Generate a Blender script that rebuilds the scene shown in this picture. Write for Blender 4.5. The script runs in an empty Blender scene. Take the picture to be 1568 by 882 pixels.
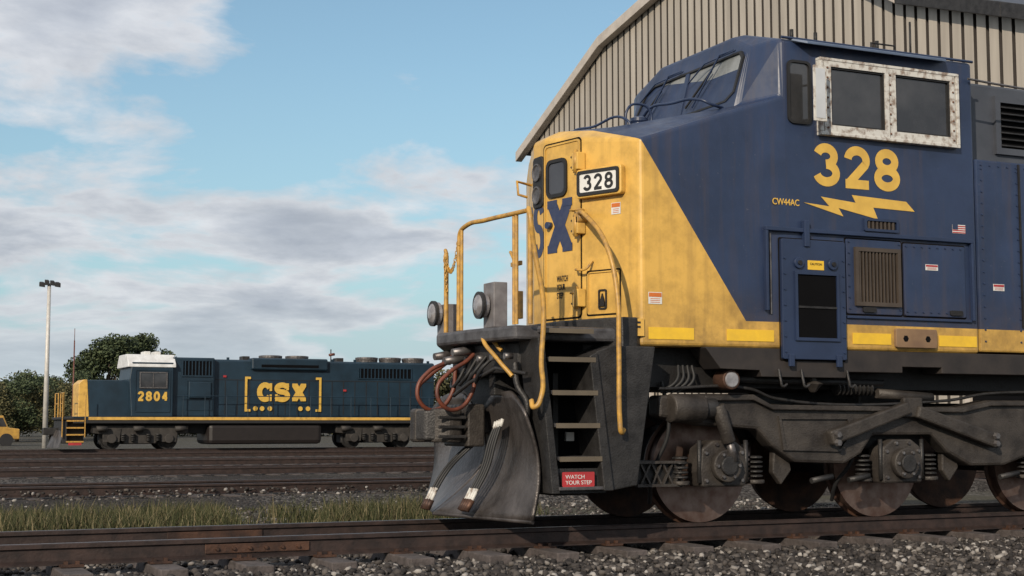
import bpy, math, random, bmesh
from mathutils import Vector, Matrix
random.seed(7)
sc=bpy.context.scene
COL=sc.collection
# ------------------------------------------------ camera
YAW=math.radians(24.9); P=math.radians(5.26)
cam=bpy.data.objects.new("camera",bpy.data.cameras.new("camera")); COL.objects.link(cam)
cam.location=(0,0,.96); cam.rotation_euler=(math.pi/2+P,0,-YAW)
cam.data.sensor_width=36; cam.data.lens=36*2250/1568; cam.data.clip_end=6000
sc.camera=cam
sc.view_settings.view_transform='Standard'
# ------------------------------------------------ world
SUN=Vector((-.66,-.62,.43)).normalized()
w=bpy.data.worlds.new("World"); sc.world=w; w.use_nodes=True
nt=w.node_tree; nt.nodes.clear(); N=nt.nodes.new; L=nt.links.new
out=N('ShaderNodeOutputWorld'); bg=N('ShaderNodeBackground'); L(bg.outputs[0],out.inputs[0])
sky=N('ShaderNodeTexSky'); sky.sky_type='NISHITA'; sky.sun_disc=False
sky.sun_elevation=math.asin(SUN.z); sky.sun_rotation=math.atan2(SUN.x,SUN.y)
tc=N('ShaderNodeTexCoord'); sep=N('ShaderNodeSeparateXYZ'); L(tc.outputs['Generated'],sep.inputs[0])
def wm(op,a,b=None,clamp=False):
    n=N('ShaderNodeMath'); n.operation=op; n.use_clamp=clamp
    for i,v in enumerate((a,b)):
        if v is None: continue
        if isinstance(v,(int,float)): n.inputs[i].default_value=v
        else: L(v,n.inputs[i])
    return n.outputs[0]
zz=wm('ADD',wm('MAXIMUM',sep.outputs[2],0.0),0.19)
cmb=N('ShaderNodeCombineXYZ'); L(wm('DIVIDE',sep.outputs[0],zz),cmb.inputs[0]); L(wm('DIVIDE',sep.outputs[1],zz),cmb.inputs[1]); cmb.inputs[2].default_value=5.1
def wnoise(scale,detail,rough,dist):
    n=N('ShaderNodeTexNoise'); n.inputs['Scale'].default_value=scale; n.inputs['Detail'].default_value=detail
    n.inputs['Roughness'].default_value=rough; n.inputs['Distortion'].default_value=dist; L(cmb.outputs[0],n.inputs['Vector']); return n.outputs[0]
def wramp(src,stops):
    r=N('ShaderNodeValToRGB'); e=r.color_ramp.elements
    e[0].position,e[0].color=stops[0]; e[1].position,e[1].color=stops[-1]
    for p,c in stops[1:-1]:
        k=e.new(p); k.color=c
    L(src,r.inputs[0]); return r.outputs[0]
def clearing(d,amt,c0,c1):
    v=N('ShaderNodeVectorMath'); v.operation='DOT_PRODUCT'; L(tc.outputs['Generated'],v.inputs[0]); v.inputs[1].default_value=Vector(d).normalized()
    mr=N('ShaderNodeMapRange'); mr.interpolation_type='SMOOTHSTEP'; mr.inputs[1].default_value=c0; mr.inputs[2].default_value=c1; mr.inputs[3].default_value=0; mr.inputs[4].default_value=amt
    L(v.outputs['Value'],mr.inputs[0]); return mr.outputs[0]
nv=wnoise(1.75,13,.57,.2)
nv=wm('ADD',nv,.065)
nv=wm('SUBTRACT',nv,clearing((.334,.910,.245),.15,.991,.9995))
nv=wm('SUBTRACT',nv,clearing((.245,.942,.250),.10,.994,.9995))
nv=wm('SUBTRACT',nv,clearing((.44,.86,.25),.10,.993,.9995))
cov=wramp(nv,[(.46,(0,0,0,1)),(.505,(.55,.55,.55,1)),(.56,(1,1,1,1))])
shade=wramp(nv,[(.47,(.64,.68,.74,1)),(.545,(.73,.74,.77,1)),(.62,(.56,.585,.64,1)),(.72,(.42,.45,.52,1))])
sh2=wramp(wnoise(4.4,9,.6,.3),[(.32,(.82,.83,.85,1)),(.65,(1.08,1.08,1.08,1))])
shm=N('ShaderNodeMixRGB'); shm.blend_type='MULTIPLY'; shm.inputs[0].default_value=1; L(shade,shm.inputs[1]); L(sh2,shm.inputs[2])
smul=N('ShaderNodeMixRGB'); smul.blend_type='MULTIPLY'; smul.inputs[0].default_value=1; smul.inputs[2].default_value=(.115,.130,.125,1); L(sky.outputs[0],smul.inputs[1])
hz=wramp(sep.outputs[2],[(0.0,(.9,.9,.9,1)),(.10,(.45,.45,.45,1)),(.24,(.1,.1,.1,1))])
mxh=N('ShaderNodeMixRGB'); L(hz,mxh.inputs[0]); L(smul.outputs[0],mxh.inputs[1]); mxh.inputs[2].default_value=(.32,.50,.63,1)
mx=N('ShaderNodeMixRGB'); L(wm('MULTIPLY',cov,.92),mx.inputs[0]); L(mxh.outputs[0],mx.inputs[1]); L(shm.outputs[0],mx.inputs[2])
hz2=wramp(sep.outputs[2],[(0.0,(.85,.85,.85,1)),(.09,(0,0,0,1))])
mx2=N('ShaderNodeMixRGB'); L(hz2,mx2.inputs[0]); L(mx.outputs[0],mx2.inputs[1]); mx2.inputs[2].default_value=(.54,.64,.68,1)
L(mx2.outputs[0],bg.inputs[0]); bg.inputs[1].default_value=1.0
sd=bpy.data.lights.new("sun",'SUN'); sd.energy=4.1; sd.angle=math.radians(.5); sd.color=(1,.87,.70)
so=bpy.data.objects.new("sun",sd); COL.objects.link(so); so.rotation_euler=SUN.to_track_quat('Z','Y').to_euler()

# ------------------------------------------------ materials
def mat(name,c,rough=.6,metal=0,c2=None,scale=3,bump=0,bscale=40,detail=6,lo=.35,hi=.7,spec=.5,stretch=None):
    m=bpy.data.materials.new(name); m.use_nodes=True; t=m.node_tree; b=t.nodes['Principled BSDF']
    b.inputs['Roughness'].default_value=rough; b.inputs['Metallic'].default_value=metal
    b.inputs['Specular IOR Level'].default_value=spec
    co=t.nodes.new('ShaderNodeTexCoord'); vec=co.outputs['Object']
    if stretch:
        mp=t.nodes.new('ShaderNodeMapping'); mp.inputs['Scale'].default_value=stretch; t.links.new(vec,mp.inputs[0]); vec=mp.outputs[0]
    if c2 is None: c2=tuple(v*.72 for v in c)
    n=t.nodes.new('ShaderNodeTexNoise'); n.inputs['Scale'].default_value=scale; n.inputs['Detail'].default_value=detail; n.inputs['Roughness'].default_value=.6
    t.links.new(vec,n.inputs['Vector'])
    r=t.nodes.new('ShaderNodeValToRGB'); r.color_ramp.elements[0].position=lo; r.color_ramp.elements[1].position=hi
    r.color_ramp.elements[0].color=(*c2,1); r.color_ramp.elements[1].color=(*c,1)
    t.links.new(n.outputs[0],r.inputs[0]); t.links.new(r.outputs[0],b.inputs['Base Color'])
    if bump:
        n2=t.nodes.new('ShaderNodeTexNoise'); n2.inputs['Scale'].default_value=bscale; n2.inputs['Detail'].default_value=4
        t.links.new(co.outputs['Object'],n2.inputs['Vector'])
        bp=t.nodes.new('ShaderNodeBump'); bp.inputs['Strength'].default_value=bump; bp.inputs['Distance'].default_value=.02
        t.links.new(n2.outputs[0],bp.inputs['Height']); t.links.new(bp.outputs[0],b.inputs['Normal'])
    return m
BLUE=(.021,.036,.084); YEL=(.64,.385,.085)
M_blue=mat('blue_paint',BLUE,.38,c2=(.015,.025,.058),scale=1.9,bump=.05,bscale=9)
M_yel=mat('yellow_paint',YEL,.42,c2=(.40,.24,.06),scale=5,bump=.05,bscale=20,lo=.3,hi=.55)
M_pipe=mat('yellow_handrail_paint',(.50,.28,.055),.45,c2=(.24,.14,.05),scale=14,lo=.3,hi=.6)
M_stripe=mat('reflective_yellow',(.80,.50,.03),.4,c2=(.66,.41,.035),scale=8)
M_num=mat('lettering_yellow',(.68,.43,.08),.4,c2=(.55,.34,.065),scale=6)
M_nblue=mat('nose_lettering_blue',(.020,.030,.080),.45,c2=(.035,.045,.09),scale=18)
M_dark=mat('dark_grimy_steel',(.045,.043,.043),.5,.3,c2=(.018,.017,.017),scale=6,bump=.3,bscale=60)
M_dark2=mat('black_underframe',(.018,.017,.017),.6,.1,c2=(.009,.008,.008),scale=4,bump=.2)
M_truck=mat('truck_frame_paint',(.066,.057,.050),.55,.2,c2=(.024,.020,.018),scale=5,bump=.35,bscale=50)
M_sill=mat('brown_grimed_sill',(.038,.031,.028),.65,.1,c2=(.020,.017,.017),scale=5)
M_rust=mat('rusty_wheel',(.13,.066,.042),.55,.5,c2=(.045,.028,.023),scale=7,bump=.2)
M_tread=mat('worn_wheel_tread',(.26,.19,.16),.4,.8,c2=(.15,.09,.07),scale=9)
M_steel=mat('bare_worn_steel',(.24,.23,.23),.45,.7,c2=(.09,.08,.08),scale=12)
M_plow=mat('scuffed_plow_steel',(.14,.125,.12),.42,.5,c2=(.040,.034,.032),scale=4,bump=.3,bscale=30,stretch=(1,1,.5))
M_white=mat('weathered_window_frame',(.55,.54,.51),.5,c2=(.22,.165,.13),scale=14,lo=.36,hi=.54,detail=9)
M_lab=mat('label_white',(.68,.68,.65),.5,c2=(.52,.52,.52))
M_red=mat('label_red',(.42,.035,.04),.5)
M_glass=mat('dark_window_glass',(.055,.055,.058),.08,0,c2=(.020,.021,.023),scale=1.6,spec=.8)  # mild noise in the pane colour stands in for interior reflections
M_wind=mat('windshield_glass',(.30,.31,.31),.22,0,c2=(.11,.12,.12),scale=2.2,spec=.5)
M_black=mat('black_rubber',(.015,.015,.016),.6)
M_void=mat('dark_interior',(.004,.004,.005),.9,spec=.1)
M_hose=mat('red_brown_hose',(.17,.045,.022),.5,c2=(.08,.026,.018),scale=12)
M_grey=mat('grey_blue_panel',(.066,.073,.090),.5,c2=(.042,.047,.060),scale=2)
M_lamp=mat('lamp_lens',(.38,.37,.38),.12,.3,c2=(.20,.19,.20),scale=10)
M_dboard=mat('board_white',(.76,.76,.74),.4,c2=(.60,.60,.58))
M_dblue=mat('dark_blue_green_paint',(.012,.033,.056),.45,c2=(.007,.020,.034),scale=1.2)
M_bronze=mat('louvre_bronze',(.09,.07,.055),.5,.3)
M_seam=mat('panel_seam_shadow_gap',(.012,.010,.009),.9,spec=.1)
def body_paint():
    m=bpy.data.materials.new('body_paint_blue_yellow'); m.use_nodes=True; t=m.node_tree; b=t.nodes['Principled BSDF']; n=t.nodes.new; l=t.links.new
    co=n('ShaderNodeTexCoord'); s=n('ShaderNodeSeparateXYZ'); l(co.outputs['Object'],s.inputs[0])
    def mm(op,a,c,clamp=False):
        k=n('ShaderNodeMath'); k.operation=op; k.use_clamp=clamp
        for i,v in enumerate((a,c)):
            if isinstance(v,(int,float)): k.inputs[i].default_value=v
            else: l(v,k.inputs[i])
        return k.outputs[0]
    X,Z=s.outputs[0],s.outputs[2]
    bound=mm('ADD',mm('MULTIPLY',Z,-.652),6.77+.652*3.61)
    a=mm('LESS_THAN',X,bound); c=mm('LESS_THAN',Z,1.925); d=mm('LESS_THAN',X,6.62)
    mask=mm('MAXIMUM',mm('MAXIMUM',a,c),d)
    def noise(sc_,de,st=None,ro=.6):
        k=n('ShaderNodeTexNoise'); k.inputs['Scale'].default_value=sc_; k.inputs['Detail'].default_value=de; k.inputs['Roughness'].default_value=ro
        if st:
            mp=n('ShaderNodeMapping'); mp.inputs['Scale'].default_value=st; l(co.outputs['Object'],mp.inputs[0]); l(mp.outputs[0],k.inputs['Vector'])
        else: l(co.outputs['Object'],k.inputs['Vector'])
        return k.outputs[0]
    def ramp(src,p0,c0,p1,c1):
        k=n('ShaderNodeValToRGB'); e=k.color_ramp.elements; e[0].position=p0;e[0].color=(*c0,1);e[1].position=p1;e[1].color=(*c1,1); l(src,k.inputs[0]); return k.outputs[0]
    yc=ramp(noise(3.2,9,None,.68),.33,(.42,.25,.055),.58,YEL)
    bc=ramp(noise(1.6,9,None,.65),.3,(.0150,.026,.060),.68,(.024,.041,.095))
    mix=n('ShaderNodeMixRGB'); l(mask,mix.inputs[0]); l(bc,mix.inputs[1]); l(yc,mix.inputs[2])
    g1=ramp(noise(1.0,7,(10,10,.6)),.50,(0,0,0),.72,(1,1,1))
    gz=mm('SUBTRACT',1.0,mm('MULTIPLY',mm('SUBTRACT',Z,1.62),1.5),True)
    gn=ramp(noise(9,9,None,.7),.35,(.15,.15,.15),.7,(1,1,1))
    gr=mm('ADD',mm('MULTIPLY',g1,.24),mm('MULTIPLY',mm('MULTIPLY',gz,gn),.66),True)
    mg=n('ShaderNodeMixRGB'); l(gr,mg.inputs[0]); l(mix.outputs[0],mg.inputs[1]); mg.inputs[2].default_value=(.085,.055,.033,1)
    sp=ramp(noise(26,4,None,.7),.66,(0,0,0),.74,(1,1,1))
    ms=n('ShaderNodeMixRGB'); l(mm('MULTIPLY',sp,.20),ms.inputs[0]); l(mg.outputs[0],ms.inputs[1]); ms.inputs[2].default_value=(.36,.33,.28,1)
    l(ms.outputs[0],b.inputs['Base Color'])
    l(ramp(noise(5,6),.3,(.28,.28,.28),.7,(.55,.55,.55)),b.inputs['Roughness'])
    bp=n('ShaderNodeBump'); bp.inputs['Strength'].default_value=.14; bp.inputs['Distance'].default_value=.02; l(noise(3,3),bp.inputs['Height']); l(bp.outputs[0],b.inputs['Normal'])
    return m
M_body=body_paint()

# ------------------------------------------------ geometry helpers
def empty(name):
    o=bpy.data.objects.new(name,None); COL.objects.link(o); return o
def link(name,me,m,par=None,bev=0,seg=2,smooth=False):
    o=bpy.data.objects.new(name,me); COL.objects.link(o)
    if m: me.materials.append(m)
    if par: o.parent=par
    if bev:
        b=o.modifiers.new('bevel','BEVEL'); b.width=bev; b.segments=seg; b.limit_method='ANGLE'; b.angle_limit=math.radians(25)
    if smooth:
        for p in me.polygons: p.use_smooth=True
    return o
def mesh(name,vs,fs,m,par=None,bev=0,smooth=False,seg=2):
    me=bpy.data.meshes.new(name); me.from_pydata([tuple(v) for v in vs],[],fs); me.update()
    bm=bmesh.new(); bm.from_mesh(me); bmesh.ops.recalc_face_normals(bm,faces=bm.faces); bm.to_mesh(me); bm.free()
    return link(name,me,m,par,bev,seg,smooth)
def boxdata(x0,x1,y0,y1,z0,z1):
    v=[(x,y,z) for x in(x0,x1) for y in(y0,y1) for z in(z0,z1)]
    return v,[(0,1,3,2),(4,6,7,5),(0,4,5,1),(2,3,7,6),(0,2,6,4),(1,5,7,3)]
def box(name,x0,x1,y0,y1,z0,z1,m,par=None,bev=0):
    v,f=boxdata(x0,x1,y0,y1,z0,z1); return mesh(name,v,f,m,par,bev)
def boxes(name,lst,m,par=None,bev=0):
    V=[];F=[]
    for b in lst:
        v,f=boxdata(*b); k=len(V); V+=v; F+=[tuple(i+k for i in q) for q in f]
    return mesh(name,V,F,m,par,bev)
class Pl:
    def __init__(s,O,U,V=(0,0,1)):
        s.O=Vector(O); s.U=Vector(U).normalized(); s.V=Vector(V).normalized(); s.N=s.U.cross(s.V)
    def p(s,u,v,n=0): return s.O+s.U*u+s.V*v+s.N*n
SIDE=Pl((0,11.65,0),(1,0,0))
def prism(name,pl,poly,n0,n1,m,par=None,bev=0):
    k=len(poly); vs=[pl.p(u,v,n0) for u,v in poly]+[pl.p(u,v,n1) for u,v in poly]
    fs=[tuple(range(k-1,-1,-1)),tuple(range(k,2*k))]+[(i,(i+1)%k,k+(i+1)%k,k+i) for i in range(k)]
    return mesh(name,vs,fs,m,par,bev)
def rect(u0,u1,v0,v1): return [(u0,v0),(u1,v0),(u1,v1),(u0,v1)]
def rrect(u0,u1,v0,v1,r,k=4):
    o=[]
    for cx,cy,a in((u1-r,v0+r,-90),(u1-r,v1-r,0),(u0+r,v1-r,90),(u0+r,v0+r,180)):
        for i in range(k+1):
            t=math.radians(a+90*i/k); o.append((cx+r*math.cos(t),cy+r*math.sin(t)))
    return o
def ring(name,pl,outer,inner,n0,n1,m,par=None):
    k=len(outer); vs=[pl.p(u,v,n) for n in(n0,n1) for lp in(outer,inner) for u,v in lp]
    fs=[]
    for i in range(k):
        j=(i+1)%k
        fs+=[(2*k+i,2*k+j,3*k+j,3*k+i),(i,j,2*k+j,2*k+i),(k+i,3*k+i,3*k+j,k+j),(i,k+i,k+j,j)]
    return mesh(name,vs,fs,m,par)
def cyl(name,a,b,r,m,par=None,seg=20,r2=None,bev=0):
    a=Vector(a);b=Vector(b);d=b-a; r2=r if r2 is None else r2
    q=d.to_track_quat('Z','Y'); vs=[];fs=[]
    for i in range(seg):
        t=2*math.pi*i/seg; vs.append(a+q@Vector((r*math.cos(t),r*math.sin(t),0)))
    for i in range(seg):
        t=2*math.pi*i/seg; vs.append(b+q@Vector((r2*math.cos(t),r2*math.sin(t),0)))
    fs=[tuple(range(seg)),tuple(range(seg,2*seg))]+[(i,(i+1)%seg,seg+(i+1)%seg,seg+i) for i in range(seg)]
    o=mesh(name,vs,fs,m,par,bev)
    for p in o.data.polygons:
        if len(p.vertices)==4: p.use_smooth=True
    return o
def lathe(name,c,axis,prof,m,par=None,seg=40):
    q=Vector(axis).to_track_quat('Z','Y'); c=Vector(c); vs=[];fs=[]
    for h,r in prof:
        for i in range(seg):
            t=2*math.pi*i/seg; vs.append(c+q@Vector((r*math.cos(t),r*math.sin(t),h)))
    for k in range(len(prof)-1):
        for i in range(seg):
            fs.append((k*seg+i,k*seg+(i+1)%seg,(k+1)*seg+(i+1)%seg,(k+1)*seg+i))
    fs.append(tuple(range(seg))); fs.append(tuple((len(prof)-1)*seg+i for i in range(seg)))
    return mesh(name,vs,fs,m,par)
def tube(name,pts,r,m,par=None,smooth=True,res=3):
    cu=bpy.data.curves.new(name,'CURVE'); cu.dimensions='3D'; cu.bevel_depth=r; cu.bevel_resolution=res; cu.use_fill_caps=True
    if smooth:
        s=cu.splines.new('BEZIER'); s.bezier_points.add(len(pts)-1)
        for b,p in zip(s.bezier_points,pts): b.co=p; b.handle_left_type=b.handle_right_type='AUTO'
        s.resolution_u=8
    else:
        s=cu.splines.new('POLY'); s.points.add(len(pts)-1)
        for b,p in zip(s.points,pts): b.co=(*p,1)
    cu.materials.append(m); o=bpy.data.objects.new(name,cu); COL.objects.link(o)
    if par:o.parent=par
    return o
def text(name,s,pl,u,v,n,h,m,par=None,off=0,width=None,ext=.002,spacing=1):
    cu=bpy.data.curves.new(name,'FONT'); cu.body=s; cu.size=1; cu.extrude=ext; cu.space_character=spacing
    o=bpy.data.objects.new(name,cu); COL.objects.link(o); cu.materials.append(m)
    bpy.context.view_layer.update()
    bb=[Vector(b) for b in o.bound_box]; x0=min(b.x for b in bb);x1=max(b.x for b in bb);y0=min(b.y for b in bb);y1=max(b.y for b in bb)
    sy=h/(y1-y0); sx=(width/(x1-x0)) if width else sy
    cu.offset=off
    M=Matrix.Identity(4)
    for i in range(3): M[i][0]=pl.U[i]*sx; M[i][1]=pl.V[i]*sy; M[i][2]=pl.N[i]
    O=pl.p(u,v,n)-pl.U*x0*sx-pl.V*y0*sy
    for i in range(3): M[i][3]=O[i]
    o.matrix_world=M
    if par: o.parent=par
    return o
def bolts(name,pl,pts,n,r,m,par,h=.012):
    V=[];F=[]
    for u,v in pts:
        k=len(V)
        for nn,rr in((n,r),(n+h,r*.75)):
            for i in range(6):
                t=math.pi*i/3; V.append(pl.p(u+rr*math.cos(t),v+rr*math.sin(t),nn))
        F.append(tuple(k+6+i for i in range(6)))
        F+=[(k+i,k+(i+1)%6,k+6+(i+1)%6,k+6+i) for i in range(6)]
    return mesh(name,V,F,m,par)
# stroked heavy lettering
def arc(cx,cy,rx,ry,a0,a1,n=18): return [(cx+rx*math.cos(math.radians(a0+(a1-a0)*i/n)),cy+ry*math.sin(math.radians(a0+(a1-a0)*i/n))) for i in range(n+1)]
GL={'C':[(arc(.5,.5,.5,.5,40,320),1)],
'S':[(arc(.5,.76,.48,.24,15,270)+arc(.5,.26,.5,.26,90,-165)[1:],1)],
'3':[(arc(.46,.76,.43,.24,165,-90),1),(arc(.48,.26,.5,.26,90,-165),1)],
'2':[(arc(.5,.72,.48,.28,175,-25)+[(.06,.02)],1),([(-.13,0),(1.10,0)],1)],
'8':[(arc(.5,.76,.43,.24,0,360,28),1),(arc(.5,.25,.5,.25,0,360,28),1)],
'0':[(arc(.5,.5,.5,.5,0,360,28),1)],
'4':[([(.74,-.08),(.74,1.08)],1),([(.70,1.0),(.02,.30)],.9),([(-.1,.27),(1.08,.27)],.9)],
'X':[([(.10,.0),(.90,1)],1.15),([(.90,.0),(.10,1)],1.15),([(-.14,0),(.36,0)],.62),([(.64,0),(1.14,0)],.62),([(-.14,1),(.36,1)],.62),([(.64,1),(1.14,1)],.62)],
'c':[(arc(.5,.5,.5,.5,35,325),1),([(1.02,.58),(1.02,1.12)],.5),([(1.02,-.12),(1.02,.34)],.4)],
's':[(arc(.5,.76,.48,.24,15,270)+arc(.5,.26,.5,.26,90,-165)[1:],1),([(1.0,.64),(1.0,1.12)],.5),([(-.02,-.12),(-.02,.36)],.5)]}
def glyphs(name,s,pl,u,v,n,cw,h,gap,t,m,par):
    V=[];F=[]
    for ci,ch in enumerate(s):
        for pi,(pth,tf) in enumerate(GL[ch]):
            tt=t*tf; q=[(u+ci*(cw+gap)+t/2+x*(cw-t), v+t/2+y*(h-t)) for x,y in pth]; nn=n+.0008*pi+.0003*ci; k=len(V)
            closed=(abs(q[0][0]-q[-1][0])+abs(q[0][1]-q[-1][1]))<1e-5
            for i,(x,y) in enumerate(q):
                a=q[i-1] if i>0 else (q[-2] if closed else q[0]); b=q[i+1] if i<len(q)-1 else (q[1] if closed else q[-1])
                dx,dy=b[0]-a[0],b[1]-a[1]; l=math.hypot(dx,dy) or 1; px,py=-dy/l*tt/2,dx/l*tt/2
                V+=[pl.p(x+px,y+py,nn),pl.p(x-px,y-py,nn)]
            for i in range(len(q)-1): F.append((k+2*i,k+2*i+1,k+2*i+3,k+2*i+2))
    return mesh(name,V,F,m,par)

# =========================================================== NEAR LOCOMOTIVE
loco=empty('diesel_locomotive')
Ft=[(6.77,11.75,3.61),(6.50,12.40,3.70),(6.38,12.98,3.78),(6.38,13.22,3.78),(6.60,13.80,3.70),(6.88,14.45,3.61)]
Ad=[(6.98,11.86,3.70),(6.66,12.45,3.80),(6.55,12.98,3.87),(6.55,13.22,3.87),(6.74,13.75,3.80),(7.05,14.34,3.70)]
XC=8.30
Bk=[(XC,11.65,4.13),(8.02,12.0,4.08),(8.0,12.9,4.10),(8.0,13.3,4.10),(8.02,14.18,4.08),(XC,14.55,4.13)]
V=[];F=[]
zb=1.67
for x,y,z in Ft: V.append((x,y,zb))
V+=Ft; V+=Ad; V+=Bk
V+=[(XC,11.65,zb),(XC,14.55,zb)]
for i in range(5):
    F.append((i,i+1,7+i,6+i)); F.append((6+i,7+i,13+i,12+i)); F.append((12+i,13+i,19+i,18+i))
F+=[(24,0,6,18),(6,12,18),(5,25,23,11),(11,23,17),(0,24,25,5,4,3,2,1)]
S0=[(8.02,12.0,4.08),(8.17,12.0,4.67),(8.22,12.40,4.88),(8.22,13.80,4.88),(8.17,14.18,4.67),(8.02,14.18,4.08)]
k=len(V); V+=S0
S1=[(XC,11.65,4.13),(XC,11.65,4.70),(XC+.04,12.33,4.91),(XC+.04,13.87,4.91),(XC,14.55,4.70),(XC,14.55,4.13)]
k1=len(V); V+=S1
S2=[(10.70,y,z) for x,y,z in S1]; k2=len(V); V+=S2
kb=len(V); V+=[(10.70,11.65,zb),(10.70,14.55,zb)]
F.append(tuple(k+i for i in range(6)))
for i in range(5): F.append((k+i,k+i+1,k1+i+1,k1+i)); F.append((k1+i,k1+i+1,k2+i+1,k2+i))
F+=[(24,18,k1,k2,kb),(25,kb+1,k2+5,k1+5,23),(kb,k2,k2+1,k2+2,k2+3,k2+4,k2+5,kb+1),(24,kb,kb+1,25)]
me=bpy.data.meshes.new('cab_and_nose_shell'); me.from_pydata(V,[],F); bm=bmesh.new(); bm.from_mesh(me)
bmesh.ops.remove_doubles(bm,verts=bm.verts,dist=.0015); bmesh.ops.recalc_face_normals(bm,faces=bm.faces); bm.to_mesh(me); bm.free()
body=link('cab_and_nose_shell',me,M_body,loco,.035,3)
box('hood_lower_casing',10.73,16.5,11.67,14.53,1.69,3.70,M_body,loco,.02)
box('hood_upper_casing',10.73,27.5,12.05,14.15,3.68,4.62,M_grey,loco,.03)
box('hood_rear_casing',16.5,27.5,12.15,14.05,1.75,3.70,M_blue,loco,.02)
HU=Pl((0,12.05,0),(1,0,0))
ring('hood_louvre_frame',HU,rect(11.35,13.6,3.86,4.5),rect(11.42,13.53,3.93,4.43),.0,.04,M_grey,loco)
prism('hood_louvre_opening',HU,rect(11.4,13.55,3.9,4.45),.004,.008,M_void,loco)
boxes('hood_louvre_slats',[(11.42,13.53,12.0,12.045,3.95+.07*i,3.965+.07*i) for i in range(7)],M_dark,loco)
bolts('hood_rivets',SIDE,[(10.80,1.8+.12*i) for i in range(16)]+[(11.28,1.8+.12*i) for i in range(16)]+[(10.8+.12*i,3.64) for i in range(20)],-.022,.012,M_blue,loco)
prism('hood_seam',SIDE,rect(11.30,11.32,1.95,3.68),-.02,-.004,M_dark2,loco)
tube('hood_conduit',[(10.6,11.6,4.52),(11.0,11.6,4.50),(12.5,11.7,4.5)],.012,M_steel,loco)
box('walkway_deck',16.5,27.5,11.65,14.55,1.68,1.75,M_dark2,loco)
prism('side_sill',SIDE,[(7.40,1.67),(7.40,1.66),(7.56,1.47),(8.0,1.46),(8.02,1.40),(9.0,1.40),(9.02,1.46),(9.7,1.46),(9.7,1.52),(10.2,1.52),(10.2,1.46),(27.5,1.46),(27.5,1.67)],-.30,-.004,M_sill,loco,.008)
box('underframe',6.9,27.4,12.0,14.2,1.30,1.665,M_dark2,loco)
NS=Pl((6.77,11.75,0),(1.53,-.10,0))
for i,(a,b) in enumerate([(6.84,7.31),(7.66,8.17),(9.09,9.56),(10.17,10.66),(11.5,12.0),(12.8,13.3)]):
    pl,o=(SIDE,0) if a>8 else (NS,6.77)
    prism('reflective_stripe_%d'%(i+1),pl,rect(a-o,b-o,1.735,1.845),.001,.006,M_stripe,loco)
prism('sill_bracket_plate',SIDE,rrect(9.60,10.12,1.71,1.90,.02),-.01,.035,mat('tan_bracket',(.24,.15,.08),.5,c2=(.15,.09,.055)),loco,.006)
bolts('sill_bracket_holes',SIDE,[(9.72,1.80),(10.0,1.80)],.036,.035,M_void,loco,.003)
boxes('side_cabinet_trim',[(8.06,10.62,11.605,11.65,2.80,2.84),(8.06,8.09,11.605,11.65,2.03,2.80),(10.59,10.62,11.605,11.65,2.0,2.80),(9.02,10.59,11.625,11.65,1.985,2.01)],M_blue,loco,.005)
def panel(name,u0,u1,v0,v1,t=.022,m=M_body,r=.02):
    ring(name+'_gap',SIDE,rrect(u0-.014,u1+.014,v0-.014,v1+.014,r),rrect(u0-.001,u1+.001,v0-.001,v1+.001,r),.0008,.0016,M_seam,loco)
    return prism(name,SIDE,rrect(u0,u1,v0,v1,r),.0015,t,m,loco,.006)
panel('cabinet_door',8.24,8.99,1.57,2.73,.04,M_blue)
panel('cabinet_panel_grille',9.02,9.70,2.03,2.77,.018)
panel('cabinet_panel_rear',9.73,10.52,2.03,2.76,.020)
ring('door_opening_frame',SIDE,rect(8.38,8.90,1.75,2.42),rect(8.41,8.87,1.78,2.39),.041,.06,M_blue,loco)
prism('door_opening',SIDE,rect(8.40,8.88,1.77,2.40),.041,.044,M_void,loco)
prism('door_opening_bar',SIDE,rect(8.41,8.87,2.065,2.085),.045,.054,M_dark,loco)
for u in(8.43,8.83): cyl('door_latch',(u,11.62,2.50),(u,11.585,2.50),.055,M_blue,loco,24,bev=.006); cyl('door_latch_knob',(u,11.59,2.50),(u,11.57,2.50),.022,M_dark2,loco,12)
prism('caution_label',SIDE,rect(8.54,8.73,2.44,2.53),.041,.044,M_stripe,loco)
text('caution_text','CAUTION',SIDE,8.565,2.485,.045,.022,M_black,loco,width=.14)
prism('grille_recess',SIDE,rect(9.14,9.64,2.14,2.66),.019,.021,M_void,loco)
ring('grille_frame',SIDE,rect(9.11,9.67,2.11,2.69),rect(9.15,9.63,2.15,2.65),.018,.05,M_bronze,loco)
boxes('grille_slats',[(9.16+.042*i,9.177+.042*i,11.608,11.628,2.15,2.65) for i in range(12)],M_bronze,loco)
ring('vent_frame',SIDE,rrect(9.25,9.68,2.86,2.99,.01,1),rrect(9.28,9.65,2.885,2.965,.01,1),.001,.025,M_blue,loco)
prism('vent_recess',SIDE,rect(9.27,9.66,2.88,2.97),.001,.003,M_void,loco)
boxes('vent_slats',[(9.30+.05*i,9.325+.05*i,11.635,11.648,2.885,2.965) for i in range(7)],M_bronze,loco)
for i,u in enumerate((9.2,10.3)): prism('panel_handle_%d'%i,SIDE,rrect(u,u+.16,2.05,2.10,.015),.022,.04,M_dark2,loco)
boxes('door_hinge_straps',[(8.50,8.56,11.59,11.645,2.66,2.92),(8.30,8.36,11.59,11.62,1.50,1.62),(8.86,8.92,11.59,11.62,1.50,1.62)],M_blue,loco,.006)
bolts('cabinet_bolts',SIDE,[(9.05,2.08+.11*i) for i in range(7)]+[(9.67,2.08+.11*i) for i in range(7)]+[(9.76+.1*i,2.73) for i in range(8)]+[(9.76+.1*i,2.07) for i in range(8)],.019,.010,M_blue,loco)
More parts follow.
